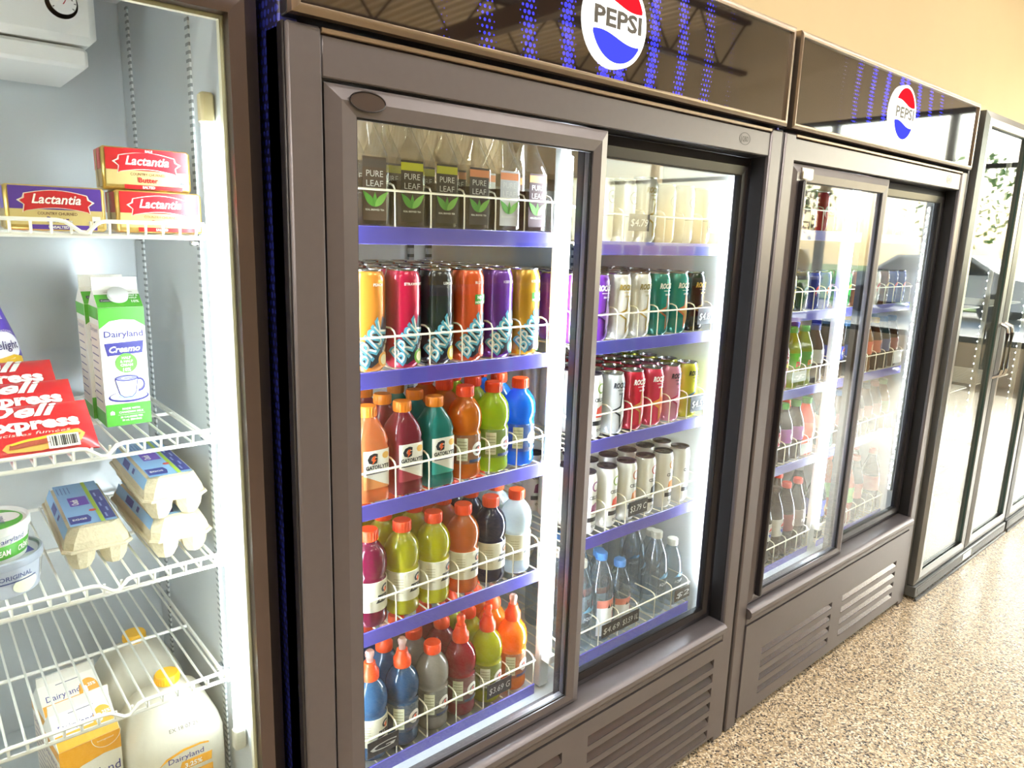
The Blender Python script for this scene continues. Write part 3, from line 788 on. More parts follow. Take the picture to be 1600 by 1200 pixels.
def p_fitness(v):
    ring, fruit, lid = {'green': ('#8fae4c', '#d8452c', '#2a1c30'), 'orange': ('#c9745a', '#e88a3c', '#3a2034'), 'red': ('#b8443c', '#26262c', '#43202e'), 'amber': ('#e09a3c', '#e8862c', '#26262e'), 'grey': ('#a9a9a4', '#c9c2a8', '#3a2e2a'), 'berry': ('#8a4a7a', '#8a3a6a', '#2a2030')}[v]
    r, h = .0305, .165; a = Art(); dk = mat('#2b2b30', .4)
    a.ring(.008, .128, .0095, .0135, mat(ring, .35), .7, 5.6, 1); a.text('CELSIUS', .008, .095, .0125, dk, bold=.03, width=.042, layer=2)
    a.poly([(-.008, .055), (.020, .053), (.024, .075), (.010, .085), (-.004, .078)], mat(fruit, .4), 1)
    a.rect(-.016, .030, .034, .046, dk, 1)
    for k in range(3): a.ring(.0 + k * .009, .022, .0022, .0036, dk, n=10)
    return 'fitness_drink_can', 'can', can_parts(r, h, mat(lid, .5, 0.), mat('#eceae2', .3, .15, coat=.5, amt=.03), shared(('fit', v), lambda: a.cyl('can_print', r)), a.mats, v)
CAP_O = mat('#ff5420', .4, amt=.04, glow=.15); CAP_Y = mat('#f6921e', .4, amt=.04, glow=.15)
def cap_mesh(r, z0, z1, key, seg=20):
    def f():
        mb = MB().lathe([(r * .96, z0), (r, z0 + .001), (r, z1 - .002), (r * .93, z1), (.001, z1)], seg)
        for k in range(20):
            an = 2 * PI * k / 20; c, s = math.cos(an), math.sin(an)
            mb.tube([(r * c, r * s, z0 + .002), (r * c, r * s, z1 - .003)], .0007, 4)
        return mb.mesh('cap')
    return shared(('cap', r, z0, z1, key), f)
def sport_body(seg=24):
    return MB().lathe([(.027, .002), (.031, 0), (.0355, .006), (.0362, .018), (.0350, .028), (.0362, .036), (.0362, .096), (.0340, .100), (.0328, .104), (.0340, .108), (.0362, .114), (.0371, .124), (.0370, .136), (.0350, .148), (.0302, .159), (.0235, .168), (.0178, .1735), (.0165, .177), (.0165, .183)], seg).mesh('bottle')
def p_sport(v, zero=False, spout=False):
    cols = {'orange': '#ec8a22', 'lime': '#c4dc34', 'blue': '#1f86de', 'purple': '#8c1546', 'yellow': '#c8c41c', 'bright yellow': '#d6d410', 'amber': '#dd7a30', 'navy': '#1d2650', 'white': '#d3dde2',
            'steel blue': '#44739c', 'slate blue': '#3a6690', 'grey': '#b9b2a6', 'red': '#b21a32', 'lemon': '#c6cc24', 'bright orange': '#f28f1c'}
    a = Art(); r = .0364
    if zero:
        a.rect(-.0395, -.014, .046, .092, mat('#d9d3b8', .5), 1)
        for k in range(6): a.rect(-.037, -.017, .052 + k * .006, .0535 + k * .006, mat('#a9a48c', .5), 2)
        a.text('G', .016, .075, .021, G_DARK, bold=.06, shear=.2); a.poly([(.016, .083), (.021, .083), (.0185, .0775), (.0225, .0775), (.0145, .0705), (.0165, .0765), (.0135, .0765)], mat('#f0642a', .4), 3)
        a.text('ZERO', .016, .054, .0215, G_DARK, bold=.05, shear=.3, width=.042)
        lab = mat('#ddd8c2', .45, amt=.04)
    else:
        a.disc(.010, .066, .0155, mat('#e9e2d6', .4), 1, 24); a.text('G', .009, .0575, .022, mat('#6a5a58', .4), bold=.06, shear=.1)
        a.poly([(.009, .070), (.014, .070), (.0115, .0635), (.0155, .0635), (.0075, .056), (.0095, .062), (.0065, .062)], mat('#e8401c', .4), 3)
        a.rect(-.040, -.016, .042, .092, mat('#d8d6b4', .5), 1)
        for k in range(6): a.rect(-.038, -.018, .048 + k * .007, .0495 + k * .007, mat('#8f8c70', .5), 2)
        a.rect(-.012, .05, .038, .044, mat('#3a4468', .4), 1)
        lab = clear('#e4e6e2', .06, .10)
    ps = [('bottle', shared('sport', sport_body), [liquid(cols[v])])]
    ps.append(('wrap_label', shared('sportlabel', lambda: MB().lathe([(.0358, .034), (.0364, .0345), (.0364, .0975), (.0358, .098)], 24).mesh('wrap_label')), [lab]))
    if spout:
        def sp():
            return MB().lathe([(.0185, .176), (.0195, .178), (.0195, .194), (.0150, .200), (.0135, .206), (.0120, .208), (.0118, .214), (.0105, .215)], 20).mesh('spout_cap')
        ps.append(('spout_cap', shared('spoutcap', sp), [CAP_O]))
        tip = clear('#f6d8cc', .08, .35) if spout == 2 else CAP_O
        ps.append(('spout', shared('spouttip', lambda: MB().lathe([(.0085, .214), (.0085, .226), (.0100, .228), (.0100, .236), (.0070, .240), (.001, .2405)], 16).mesh('spout')), [tip]))
    else:
        ps.append(('cap', cap_mesh(.0192, .178, .2005, 'sport'), [CAP_O]))
    ps.append(('label_print', shared(('sportp', zero), lambda: a.cyl('label_print', r)), a.mats))
    return 'sports_drink_bottle', 'bottle', ps
def lyte_surf(x, y, l):
    an = x / .036; c, s = math.cos(an), math.sin(an); e = 4.1
    g = (abs(c) ** e + abs(s) ** e) ** (-1 / e) * (.0350 + l); return (g * s, -g * c, y)
def p_lyte(v):
    col = {'orange': '#e0945a', 'cherry': '#a23a48', 'teal': '#349c90'}[v]
    a = Art(); pm = mat('#f0ece0', .45); r = .0352
    def body():
        return MB().lathe([(.028, .002, 1.), (.032, 0, 1.), (.0345, .006, .5), (.0348, .02, .35), (.0335, .026, .35), (.0348, .032, .35), (.0348, .105, .35), (.033, .112, .35), (.0345, .120, .35), (.030, .138, .3), (.021, .156, .1), (.0165, .164, 0), (.016, .170, 0)], 32, sq=.4).mesh('bottle')
    a.rect(-.025, .030, .028, .105, pm, 1)
    a.text('G', -.008, .080, .026, G_DARK, bold=.07, shear=.1, layer=3); a.poly([(-.008, .094), (-.002, .094), (-.005, .087), (0, .087), (-.010, .078), (-.0075, .085), (-.011, .085)], mat('#f0642a', .4), 4)
    a.disc(.019, .093, .007, mat('#e8b45a', .4), 2, 14)
    a.text('GATORLYTE', .002, .068, .0105, G_DARK, bold=.04, width=.047, layer=3); a.rect(-.021, .024, .058, .064, mat('#55505a', .4), 2)
    a.poly([(-.025, .028), (.030, .028), (-.025, .056)], mat(col, .4), 2)
    ps = [('bottle', shared('lyte', body), [liquid(col)]), ('cap', cap_mesh(.0185, .166, .187, 'lyte'), [CAP_Y]),
          ('label_print', shared(('lytep', v), lambda: a.mesh('label_print', lyte_surf, step=.005)), a.mats)]
    return 'electrolyte_drink_bottle', 'bottle', ps
def p_tea(v):
    band, tea, lab = {'plain': ('#5a5048', '#3a2415', '#5d4a3c'), 'lemon': ('#d6d32c', '#4a2c14', '#3c3226'), 'lemon dark': ('#cfcc30', '#3e2814', '#3a3226'), 'peach': ('#f0955a', '#40261a', '#3a302c'), 'silver': ('#f0955a', '#5a3a2a', '#d9d9d4'), 'raspberry': ('#f2a05a', '#4a1f2a', '#4a3038')}[v]
    a = Art(); lt = mat('#f1efe6', .4)
    def body():
        return MB().lathe([(.029, .002, 1.), (.033, 0, 1.), (.0345, .006, .8), (.0345, .118, .8), (.033, .128, .7), (.027, .150, .4), (.017, .180, .1), (.0135, .205, 0), (.0135, .222, 0)], 32).mesh('bottle')
    def tea_():
        return MB().lathe([(.028, .003, 1.), (.0325, .005, .8), (.0328, .085, .8), (.031, .0851, .8)], 32).mesh('tea')
    hw = .024
    a.rect(-hw, hw, .012, .122, mat(lab, .4), 1); a.rect(-hw, hw, .104, .118, mat(band, .4), 2)
    a.text('PURE', 0, .088, .0155, lt, bold=.0, width=.034, layer=3); a.text('LEAF', 0, .071, .0155, lt, bold=.0, width=.034, layer=3)
    gm = mat('#5aa83c', .45); gm2 = mat('#86c85a', .45)
    def leaf(ang, L, wd, mm):
        pts = []
        for i in range(11):
            q = i / 10; pts.append((q * L, wd * math.sin(PI * q ** .8)))
        pts += [(p[0], -p[1]) for p in pts[::-1][1:-1]]
        c, s = math.cos(ang), math.sin(ang); a.poly([(x * c - y * s, .036 + x * s + y * c) for x, y in pts], mm, 3 if mm is gm else 4)
    leaf(2.3, .036, .0065, gm); leaf(.8, .038, .0065, gm2); leaf(1.55, .026, .004, gm)
    a.text('REAL BREWED TEA', 0, .029, .0045, lt, bold=.02, layer=3)
    def pl(x, y, l): return (x, -.0346 - l, y)
    ps = [('bottle', shared('teab', body), [clear('#fbf9f3', .07, .03)]), ('tea', shared('teaf', tea_), [liquid(tea)]),
          ('cap', cap_mesh(.0165, .215, .238, 'tea'), [mat('#3a5a2c', .4)]), ('label_print', shared(('teap', v), lambda: a.mesh('label_print', pl)), a.mats)]
    return 'iced_tea_bottle', 'bottle', ps
def p_coffee(v):
    col, h = {'cream': ('#efe6c8', .148), 'vanilla': ('#f1ead2', .150), 'caramel': ('#e9d3a4', .148)}[v]
    a = Art(); r = .0325; em = mat('#9a9c86', .45)
    a.ring(.006, .105, .0135, .0155, em, n=28); a.star(.006, .105, .008, em, .45, 1)
    a.rect(-.02, .03, .06, .062, em)
    return 'coffee_drink_can', 'can', can_parts(r, h, mat('#d9cf9e', .3, .5), mat(col, .3, .1, coat=.4), shared(('coffee', v), lambda: a.cyl('can_print', r)), a.mats, v)
def p_water(v):
    capc, lab, h, tx = {'life': ('#5a96e0', '#e9eaec', .248, 1), 'life small': ('#6aa4e6', '#e9eaec', .205, 1), 'aqua': ('#f0eee4', '#55708a', .248, 2), 'aqua small': ('#f0eee4', '#6f98b8', .205, 2)}[v]
    k = h / .248; rr = .0375 if k == 1 else .034
    def body():
        return MB().lathe([(rr * .8, .002), (rr * .86, 0), (rr * .98, .008), (rr, .02), (rr * .97, .03), (rr, .04), (rr, .13 * k), (rr * .98, .15 * k), (rr * .86, .18 * k), (rr * .6, .205 * k), (.0155, .222 * k), (.0145, h - .012)], 24).mesh('bottle')
    a = Art()
    if tx == 1:
        a.rect(-.036, .042, .018 * k, .122 * k, mat(lab, .4), 1); a.rect(-.036, .042, .1 * k, .122 * k, mat('#e08878', .4), 2)
        for q in range(3): a.poly([(-.006 + q * .011, .098 * k), (.004 + q * .011, .098 * k), (-.001 + q * .011, .110 * k)], mat('#33272c', .4), 3)
        a.text('LIFEWTR', .014, .052 * k, .019, mat('#b82834', .4), bold=.03, rot=-PI / 2, width=.068 * k, layer=3)
    else:
        a.text('AQUAFINA', .008, .090 * k, .0125, mat('#eef3f6', .4), width=.05, layer=2)
        a.poly([(-.02, .112 * k), (0, .128 * k), (.008, .118 * k), (.018, .124 * k), (.036, .112 * k)], mat('#6fa6c8', .4), 1)
    ps = [('bottle', shared(('water', v), body), [clear('#e3ebf0', .09, .05)]), ('cap', cap_mesh(.0165, h - .020, h, v), [mat(capc, .4, glow=.15)]),
          ('label_print', shared(('waterp', v), lambda: a.cyl('label_print', rr + .0003)), a.mats)]
    return 'water_bottle', 'bottle', ps
def p_sodacan(v):
    col, acc, tx = {'yellow': ('#e2c81e', '#2a2a22', None), 'dark': ('#20242c', '#7a98b4', 'PEPSI'), 'blue': ('#1c2f96', '#d2242e', 'PEPSI'), 'green': ('#22b24c', '#e8e23a', None), 'red': ('#c01c28', '#f0eee6', None), 'brown': ('#7a4c30', '#e2c48a', None), 'white': ('#e8e6de', '#c01c28', None), 'navy red': ('#24358e', '#c8262e', None), 'plum': ('#6a2a58', '#d8c0d0', None)}[v]
    r, h = .0325, .128; a = Art()
    a.disc(.008, .062, .022, mat(acc, .35), 1, 24); a.disc(.008, .056, .018, mat(col, .3), 2, 24)
    if tx: a.text(tx, .008, .056, .014, G_WHITE, bold=.05, width=.034, layer=3)
    return 'soda_can', 'can', can_parts(r, h, ALU, mat(col, .24, .35, coat=.6), shared(('sodac', v), lambda: a.cyl('can_print', r)), a.mats, v)
def p_soda(v, big=False):
    liq, capc, lab, acc, tx = {
        'melon': ('#c83c30', '#4fae4c', '#b42c2c', '#e8e04a', 'DEW'), 'citrus': ('#b8c41e', '#4fae4c', '#5fc02c', '#d62a2a', 'DEW'), 'citrus diet': ('#a8b424', '#56b054', '#4a9c3c', '#e8862c', 'DEW'),
        'diet cola': ('#4a2c20', '#2a3c9a', '#c9ccd2', '#6a2a30', None), 'cola': ('#33180e', '#2a36b8', '#2b3fae', '#d8262e', 'PEPSI'), 'vanilla cola': ('#5a3018', '#e8c222', '#c8705a', '#3a4a9a', None),
        'cream soda': ('#b87a2a', '#e8c222', '#d86a4a', '#f0e0b0', None), 'teal cola': ('#28424a', '#3a6a9a', '#2c4a8a', '#b8c8d0', None), 'wild': ('#4a2a1c', '#44688a', '#8a3a3a', '#e0d8c8', None),
        'pink': ('#5a1420', '#56b054', '#d84a72', '#f0e8ea', None), 'purple': ('#2a141c', '#4fae4c', '#a85ab0', '#f0e2f2', 'C'), 'grape': ('#35162a', '#3fa04a', '#b45ab8', '#f4e8f4', 'C'), 'crush': ('#f0641c', '#4fae4c', '#f26a20', '#f6ead8', None),
        'clear': ('#9fc0c4', '#e84a4a', '#e8e4dc', '#c84a3a', None), 'root': ('#3a1c14', '#8a3a2c', '#6a2420', '#e8d8b8', None), 'ginger': ('#8a6a30', '#4a8a4a', '#5a7a3a', '#e8e0b0', None),
        'big cola': ('#2a150e', '#3a2a24', '#d8d4cc', '#d8402e', 'PEPSI'), 'big pepper': ('#301410', '#e8452c', '#8c2a28', '#e8d8d0', None), 'big pepper diet': ('#3a1a12', '#d8402c', '#8a7468', '#f0e6dc', 'Dr'), 'big blue': ('#3a4a50', '#c0c8cc', '#3a44a8', '#e2b040', None), 'big orange': ('#d8602a', '#e85030', '#7aa84a', '#f0b040', None), 'big brown': ('#2e1a12', '#d84a30', '#b0503a', '#f0ddc0', None)}[v]
    k = 1.0; R = .035; H = .205
    if big: R, H = .0375, .265
    def body():
        q = H / .205
        return MB().lathe([(R * .70, .002), (R * .80, 0), (R * .96, .007), (R, .018), (R * .93, .036 * q), (R * .90, .048 * q), (R * .97, .062 * q), (R, .072 * q), (R, .118 * q), (R * .96, .130 * q), (R * .80, .150 * q), (R * .56, .170 * q), (.0155, .184 * q), (.0145, H - .012)], 24).mesh('bottle')
    def lab_():
        q = H / .205
        return MB().lathe([(R * .99, .070 * q), (R + .0003, .0705 * q), (R + .0003, .1185 * q), (R * .985, .119 * q)], 24).mesh('wrap_label')
    q = H / .205; a = Art(); zc = .094 * q
    if tx == 'PEPSI': a.disc(.010, zc, .019, mat('#e8eaf0', .4), 1, 24); a.disc(.010, zc + .002, .0165, mat(acc, .4), 2, 20, a0=.2, a1=PI - .2); a.disc(.010, zc - .002, .0165, mat('#2b3fae', .4), 2, 20, a0=PI + .2, a1=2 * PI - .2); a.text('PEPSI', .010, zc - .004, .011, G_DARK, bold=.04, width=.028, layer=3)
    elif tx == 'DEW': a.text('MTN', .008, zc + .006, .014, mat('#f2ead0', .4), bold=.05, shear=.3, rot=.2, layer=2); a.text('DEW', .010, zc - .015, .021, mat(acc, .4), bold=.06, shear=.3, rot=.2, layer=2)
    elif tx == 'Dr': a.text('Dr', .006, zc + .004, .02, mat(acc, .4), bold=.04, layer=2); a.text('Pepper', .010, zc - .014, .016, mat(acc, .4), bold=.04, layer=2)
    else: a.ring(.012, zc, .010, .016, mat(acc, .4), n=20); a.disc(.012, zc, .007, mat(acc, .4), 2)
    ps = [('bottle', shared(('soda', big), body), [liquid(liq)]), ('wrap_label', shared(('sodal', big), lab_), [mat(lab, .4, coat=.3)]), ('cap', cap_mesh(.0165, H - .020, H, ('soda', big)), [mat(capc, .4, glow=.1)]),
          ('label_print', shared(('sodap', v), lambda: a.cyl('label_print', R + .0006)), a.mats)]
    return 'soda_bottle', 'bottle', ps
PROTO = {}
def put(kind, var, x, y, z, label, group, rz=0.):
    k = (kind.__name__ if hasattr(kind, '__name__') else kind, str(var))
    if k not in PROTO: PROTO[k] = kind(*var) if isinstance(var, tuple) else kind(var)
    name, cat, ps = PROTO[k]
    t = thing(name, label, cat, (x, y, z), rz, group)
    for (pn, me, mats) in ps: obj(pn, me, mats, t)
    return t
def seen(x0, x, y, r):
    for (py, a, b) in ((.021, .112, .655), (.056, .712, 1.256)):
        for s in (-r, 0, r):
            q = CAMP.x + (x + s - CAMP.x) * (py - CAMP.y) / (y - CAMP.y)
            if x0 + a - .002 < q < x0 + b + .002: return True
    return False
ROWN = ['', 'second', 'third', 'fourth', 'fifth', 'sixth']
NPUT = 0
def stock(x0, side, z, items, where, group, rows=3, front=None, y0=.1585, pitch=.0765):
    """items: list over columns counted from the right end; (kind, variant, words)"""
    global NPUT
    cols = COL_L if side == 'L' else COL_R
    for c, it in enumerate(items):
        if it is None: continue
        kind, var, words = it
        for k in range(rows):
            y = y0 + k * pitch + random.uniform(-.0006, .0006)
            X = x0 + cols[c]
            if k > 1 and not seen(x0, X, y, .03): continue
            lab = (words + ' at the front of ' + where) if k == 0 else (words + ' in ' + ROWN[k] + ' row of ' + where)
            put(kind, var, X, y, z + .0002, lab, group, 0 if k == 0 or kind in (p_tea, p_lyte) else random.uniform(-.5, .5)); NPUT += 1
# cooler with iced tea and sports drinks
T = p_icedtea
stock(0, 'L', ZL2[0], [(p_tea, 'raspberry', 'reddish tea bottle with orange band'), (p_tea, 'silver', 'tea bottle with silvery label'), (p_tea, 'peach', 'tea bottle with peach band'), (p_tea, 'lemon dark', 'yellow band tea bottle beside the peach one'), (p_tea, 'lemon', 'yellow band tea bottle beside the plain one'), (p_tea, 'plain', 'tea bottle with plain brown label')], 'the tea bottle shelf', 'tea bottles on the top shelf', 2)
stock(0, 'L', ZL2[1], [(T, v, 'tall %s iced tea can' % v) for v in ('gold', 'purple', 'blood orange', 'black', 'red', 'orange')], 'the tall can shelf', 'tall iced tea cans on their shelf', 6, pitch=.0745)
stock(0, 'L', ZL2[2], [(p_sport, 'blue', 'bright blue sports drink bottle'), (p_sport, 'lime', 'lime green sports drink bottle'), (p_sport, 'orange', 'orange sports drink bottle'), (p_lyte, 'teal', 'teal bottle with white panel'), (p_lyte, 'cherry', 'cherry bottle with white panel'), (p_lyte, 'orange', 'peach bottle with white panel')], 'the shelf under the tall cans', 'sports drinks under the tall cans', 3)
stock(0, 'L', ZL2[3], [(p_sport, (v, True), '%s zero sports drink bottle' % w_) for v, w_ in (('white', 'clear white'), ('navy', 'navy'), ('amber', 'amber'), ('bright yellow', 'bright yellow'), ('yellow', 'greenish yellow'), ('purple', 'purple'))], 'the pale label shelf', 'zero sugar sports drinks', 3)
stock(0, 'L', ZL2[4], [(p_sport, ('bright orange', False, 2), 'orange squeeze bottle with clear spout'), (p_sport, ('lemon', False, 1), 'lemon squeeze bottle'), (p_sport, ('red', False, 1), 'red squeeze bottle'), (p_sport, ('grey', False, 0), 'grey sports bottle with flat cap'), (p_sport, ('slate blue', False, 2), 'slate blue squeeze bottle'), (p_sport, ('steel blue', True, 2), 'steel blue zero squeeze bottle')], 'the bottom shelf', 'squeeze bottles on the bottom shelf', 3)
stock(0, 'R', ZR2[0], [(p_coffee, 'caramel', 'tan coffee can by the cooler wall'), (p_coffee, 'vanilla', 'pale coffee can beside the tan one'), (p_coffee, 'caramel', 'tan coffee can between two pale ones'), (p_energy, ('cream', .160), 'cream energy drink can with a star'), (p_coffee, 'vanilla', 'pale coffee can beside the starred one'), (p_coffee, 'cream', 'cream coffee can by the light tube')], 'the coffee shelf', 'coffee cans on the top shelf', 2)
E_ = p_energy
stock(0, 'R', ZR2[1], [(E_, 'black', 'black energy drink can'), (E_, 'teal orange', 'teal and orange energy drink can'), (E_, 'teal', 'teal energy drink can'), (E_, 'white gold label', 'white energy can beside the teal one'), (E_, 'white gold', 'white energy can beside the purple one'), (E_, 'purple', 'purple energy drink can'), (E_, 'purple', 'purple energy drink can by the tube')], 'the upper energy drink shelf', 'energy drinks on the upper shelf', 5, pitch=.0705)
stock(0, 'R', ZR2[2], [(E_, ('yellow', .158), 'yellow energy drink can'), (E_, ('pink', .158), 'pink energy drink can'), (E_, ('pink orange', .158), 'pink and orange energy drink can'), (E_, ('red', .158), 'red energy drink can'), (E_, ('silver', .158), 'silver white energy drink can'), (p_fitness, 'green', 'slim white can with green ring')], 'the lower energy drink shelf', 'energy drinks on the lower shelf', 5, pitch=.0705)
stock(0, 'R', ZR2[3], [(p_fitness, 'grey', 'slim white can with grey ring'), (p_fitness, 'amber', 'slim white can with amber ring'), (p_fitness, 'red', 'slim white can with red ring'), (p_fitness, 'orange', 'slim white can with orange ring'), (p_fitness, 'green', 'slim white can with green ring'), (p_fitness, 'berry', 'slim white can with berry ring')], 'the slim can shelf', 'slim fitness cans', 4, pitch=.066)
stock(0, 'R', ZR2[4], [(p_water, 'aqua small', 'small water bottle with white cap'), (p_water, 'aqua', 'tall water bottle with white cap'), None, (p_water, 'life small', 'short water bottle with blue cap'), (p_water, 'life', 'tall water bottle with blue cap'), (p_water, 'aqua', 'tall white-capped water bottle by the tube')], 'the water shelf', 'water bottles on the bottom shelf', 3, pitch=.080)
# soda cooler
C_ = p_sodacan
stock(X3, 'L', ZL3[0], [(C_, v, w_) for v, w_ in (('brown', 'brown soda can'), ('red', 'red soda can beside the brown one'), ('plum', 'plum soda can'), ('red', 'red soda can by the frame'))], 'the top soda shelf', 'cans on the top soda shelf', 1)
stock(X3, 'R', ZL3[0], [(C_, v, w_) for v, w_ in (('white', 'white soda can'), ('plum', 'plum soda can beside the white one'), ('brown', 'brown soda can beside the plum one'), ('navy red', 'navy soda can'), ('plum', 'plum soda can beside the red one'), ('red', 'red soda can by the light'))], 'the top soda shelf', 'cans on the top soda shelf', 1)
stock(X3, 'L', ZL3[1], [(C_, v, '%s soda can%s' % (v, w_)) for v, w_ in (('blue', ' by the light tube'), ('blue', ' next to the dark one'), ('dark', ''), ('yellow', ''), ('yellow', ' behind the jamb'))], 'the soda can shelf', 'soda cans on their shelf', 3, pitch=.0685)
stock(X3, 'R', ZL3[1], [(C_, v, '%s soda can%s' % (v, w_)) for v, w_ in (('navy red', ' by the wall'), ('navy red', ' beside another'), ('brown', ''), ('white', ''), ('red', ''), ('brown', ' by the red one'), ('green', ''))], 'the soda can shelf', 'soda cans on their shelf', 2, pitch=.0685)
stock(X3, 'L', ZL3[2], [(p_soda, v, w_) for v, w_ in (('diet cola', 'blue-capped diet soda bottle'), ('citrus diet', 'dark green citrus soda bottle'), ('citrus', 'lime citrus soda bottle'), ('melon', 'red melon soda bottle'))], 'the citrus soda shelf', 'soda bottles on the citrus shelf', 2)
stock(X3, 'R', ZL3[2], [(p_soda, v, w_) for v, w_ in (('wild', 'brown soda bottle by the wall'), ('teal cola', 'dark teal soda bottle'), ('vanilla cola', 'yellow-capped cola bottle'), ('cream soda', 'yellow-capped cream soda bottle'), ('ginger', 'ginger soda bottle'), ('teal cola', 'dark teal soda bottle beside the cola'), ('cola', 'blue-capped cola bottle'))], 'the citrus soda shelf', 'soda bottles on the citrus shelf', 2)
stock(X3, 'L', ZL3[3], [(p_soda, v, w_) for v, w_ in (('crush', 'orange soda bottle'), ('grape', 'grape soda bottle'), ('purple', 'purple label soda bottle'), ('pink', 'pink label soda bottle'))], 'the fruit soda shelf', 'soda bottles on the fruit shelf', 2)
stock(X3, 'R', ZL3[3], [(p_soda, v, w_) for v, w_ in (('ginger', 'ginger soda bottle by the wall'), ('root', 'root beer bottle'), ('wild', 'brown soda bottle'), ('root', 'root beer bottle behind the door frame'), ('ginger', 'ginger soda bottle in the middle'), ('wild', 'brown soda bottle near the light'), ('clear', 'clear soda bottle with red cap'))], 'the fruit soda shelf', 'soda bottles on the fruit shelf', 2)
stock(X3, 'L', ZL3[4], [(p_soda, (v, True), w_) for v, w_ in (('big pepper diet', 'large bottle with brown label'), ('big pepper', 'large bottle with red label'), ('big cola', 'large cola bottle'), ('big cola', 'large cola bottle by the frame'))], 'the large bottle shelf', 'large soda bottles', 2, pitch=.078)
stock(X3, 'R', ZL3[4], [(p_soda, ('big brown', True), 'large brown bottle by the wall'), None, (p_soda, ('big brown', True), 'large brown bottle near the orange one'), (p_soda, ('big orange', True), 'large orange bottle'), None, None, (p_soda, ('big blue', True), 'large bottle with blue label')], 'the large bottle shelf', 'large soda bottles', 2, pitch=.078)
# handwritten price cards clipped to the guard rails
CHALK = mat('#e8e8e6', .6)
def card(x, z, txt, wd, hh, col, label, ink=CHALK):
    t = thing('price_card', label, 'price card', (x, .1085, z), 0, 'price cards on the guard rails')
    part('card', MB().box(-wd / 2, wd / 2, 0, .0015, -hh / 2, hh / 2), mat(col, .5), t, False)
    if txt:
        a = Art(); a.text(txt, 0, -hh * .22, hh * .62, ink, bold=.0, shear=.15, width=wd * .86, rot=.0)
        obj('handwriting', a.plane('handwriting', (0, 0, 0), (1, 0, 0), (0, 0, 1), (0, -1, 0)), a.mats, t)
BK = '#2b2a2e'
card(.528, ZL2[4] + .046, '$3.69 G', .074, .036, BK, 'dark price card with a white G among the squeeze bottles')
card(.213, ZL2[4] + .046, 'G', .074, .036, BK, 'dark price card under the steel blue squeeze bottle')
card(.93, ZR2[0] + .048, '$4.79', .076, .040, '#57504e', 'grey price card under the pale coffee cans')
card(1.245, ZR2[0] + .048, '$4.79', .062, .036, '#6a6660', 'grey price card beside the cooler wall on the coffee shelf')
card(1.240, ZR2[1] + .044, '$4.89', .074, .044, BK, 'dark price card under the black energy drink can')
card(1.240, ZR2[2] + .044, '$4.59', .074, .044, BK, 'dark price card under the yellow energy drink can')
card(1.0015, ZR2[3] + .044, '$3.79 C', .078, .040, BK, 'dark price card in the middle of the slim cans')
card(.922, ZR2[4] + .044, '$4.69', .076, .038, BK, 'dark price card under the tall blue-capped water')
card(1.0005, ZR2[4] + .044, '$3.59 1L', .076, .038, BK, 'dark price card under the short blue-capped water')
card(1.240, ZR2[4] + .044, '$2', .074, .038, '#4a463e', 'brownish price card under the small white-capped water')
PALE = '#c3cdc6'; INK = mat('#f4f6f4', .5)
card(X3 + .43, ZL3[2] + .044, '$', .09, .036, PALE, 'pale card under the citrus soda', INK)
card(X3 + .54, ZL3[3] + .040, '', .08, .038, PALE, 'pale card under the grape soda')
card(X3 + 1.22, ZL3[2] + .044, '', .07, .05, '#eceee8', 'white card by the wall on the citrus soda shelf')
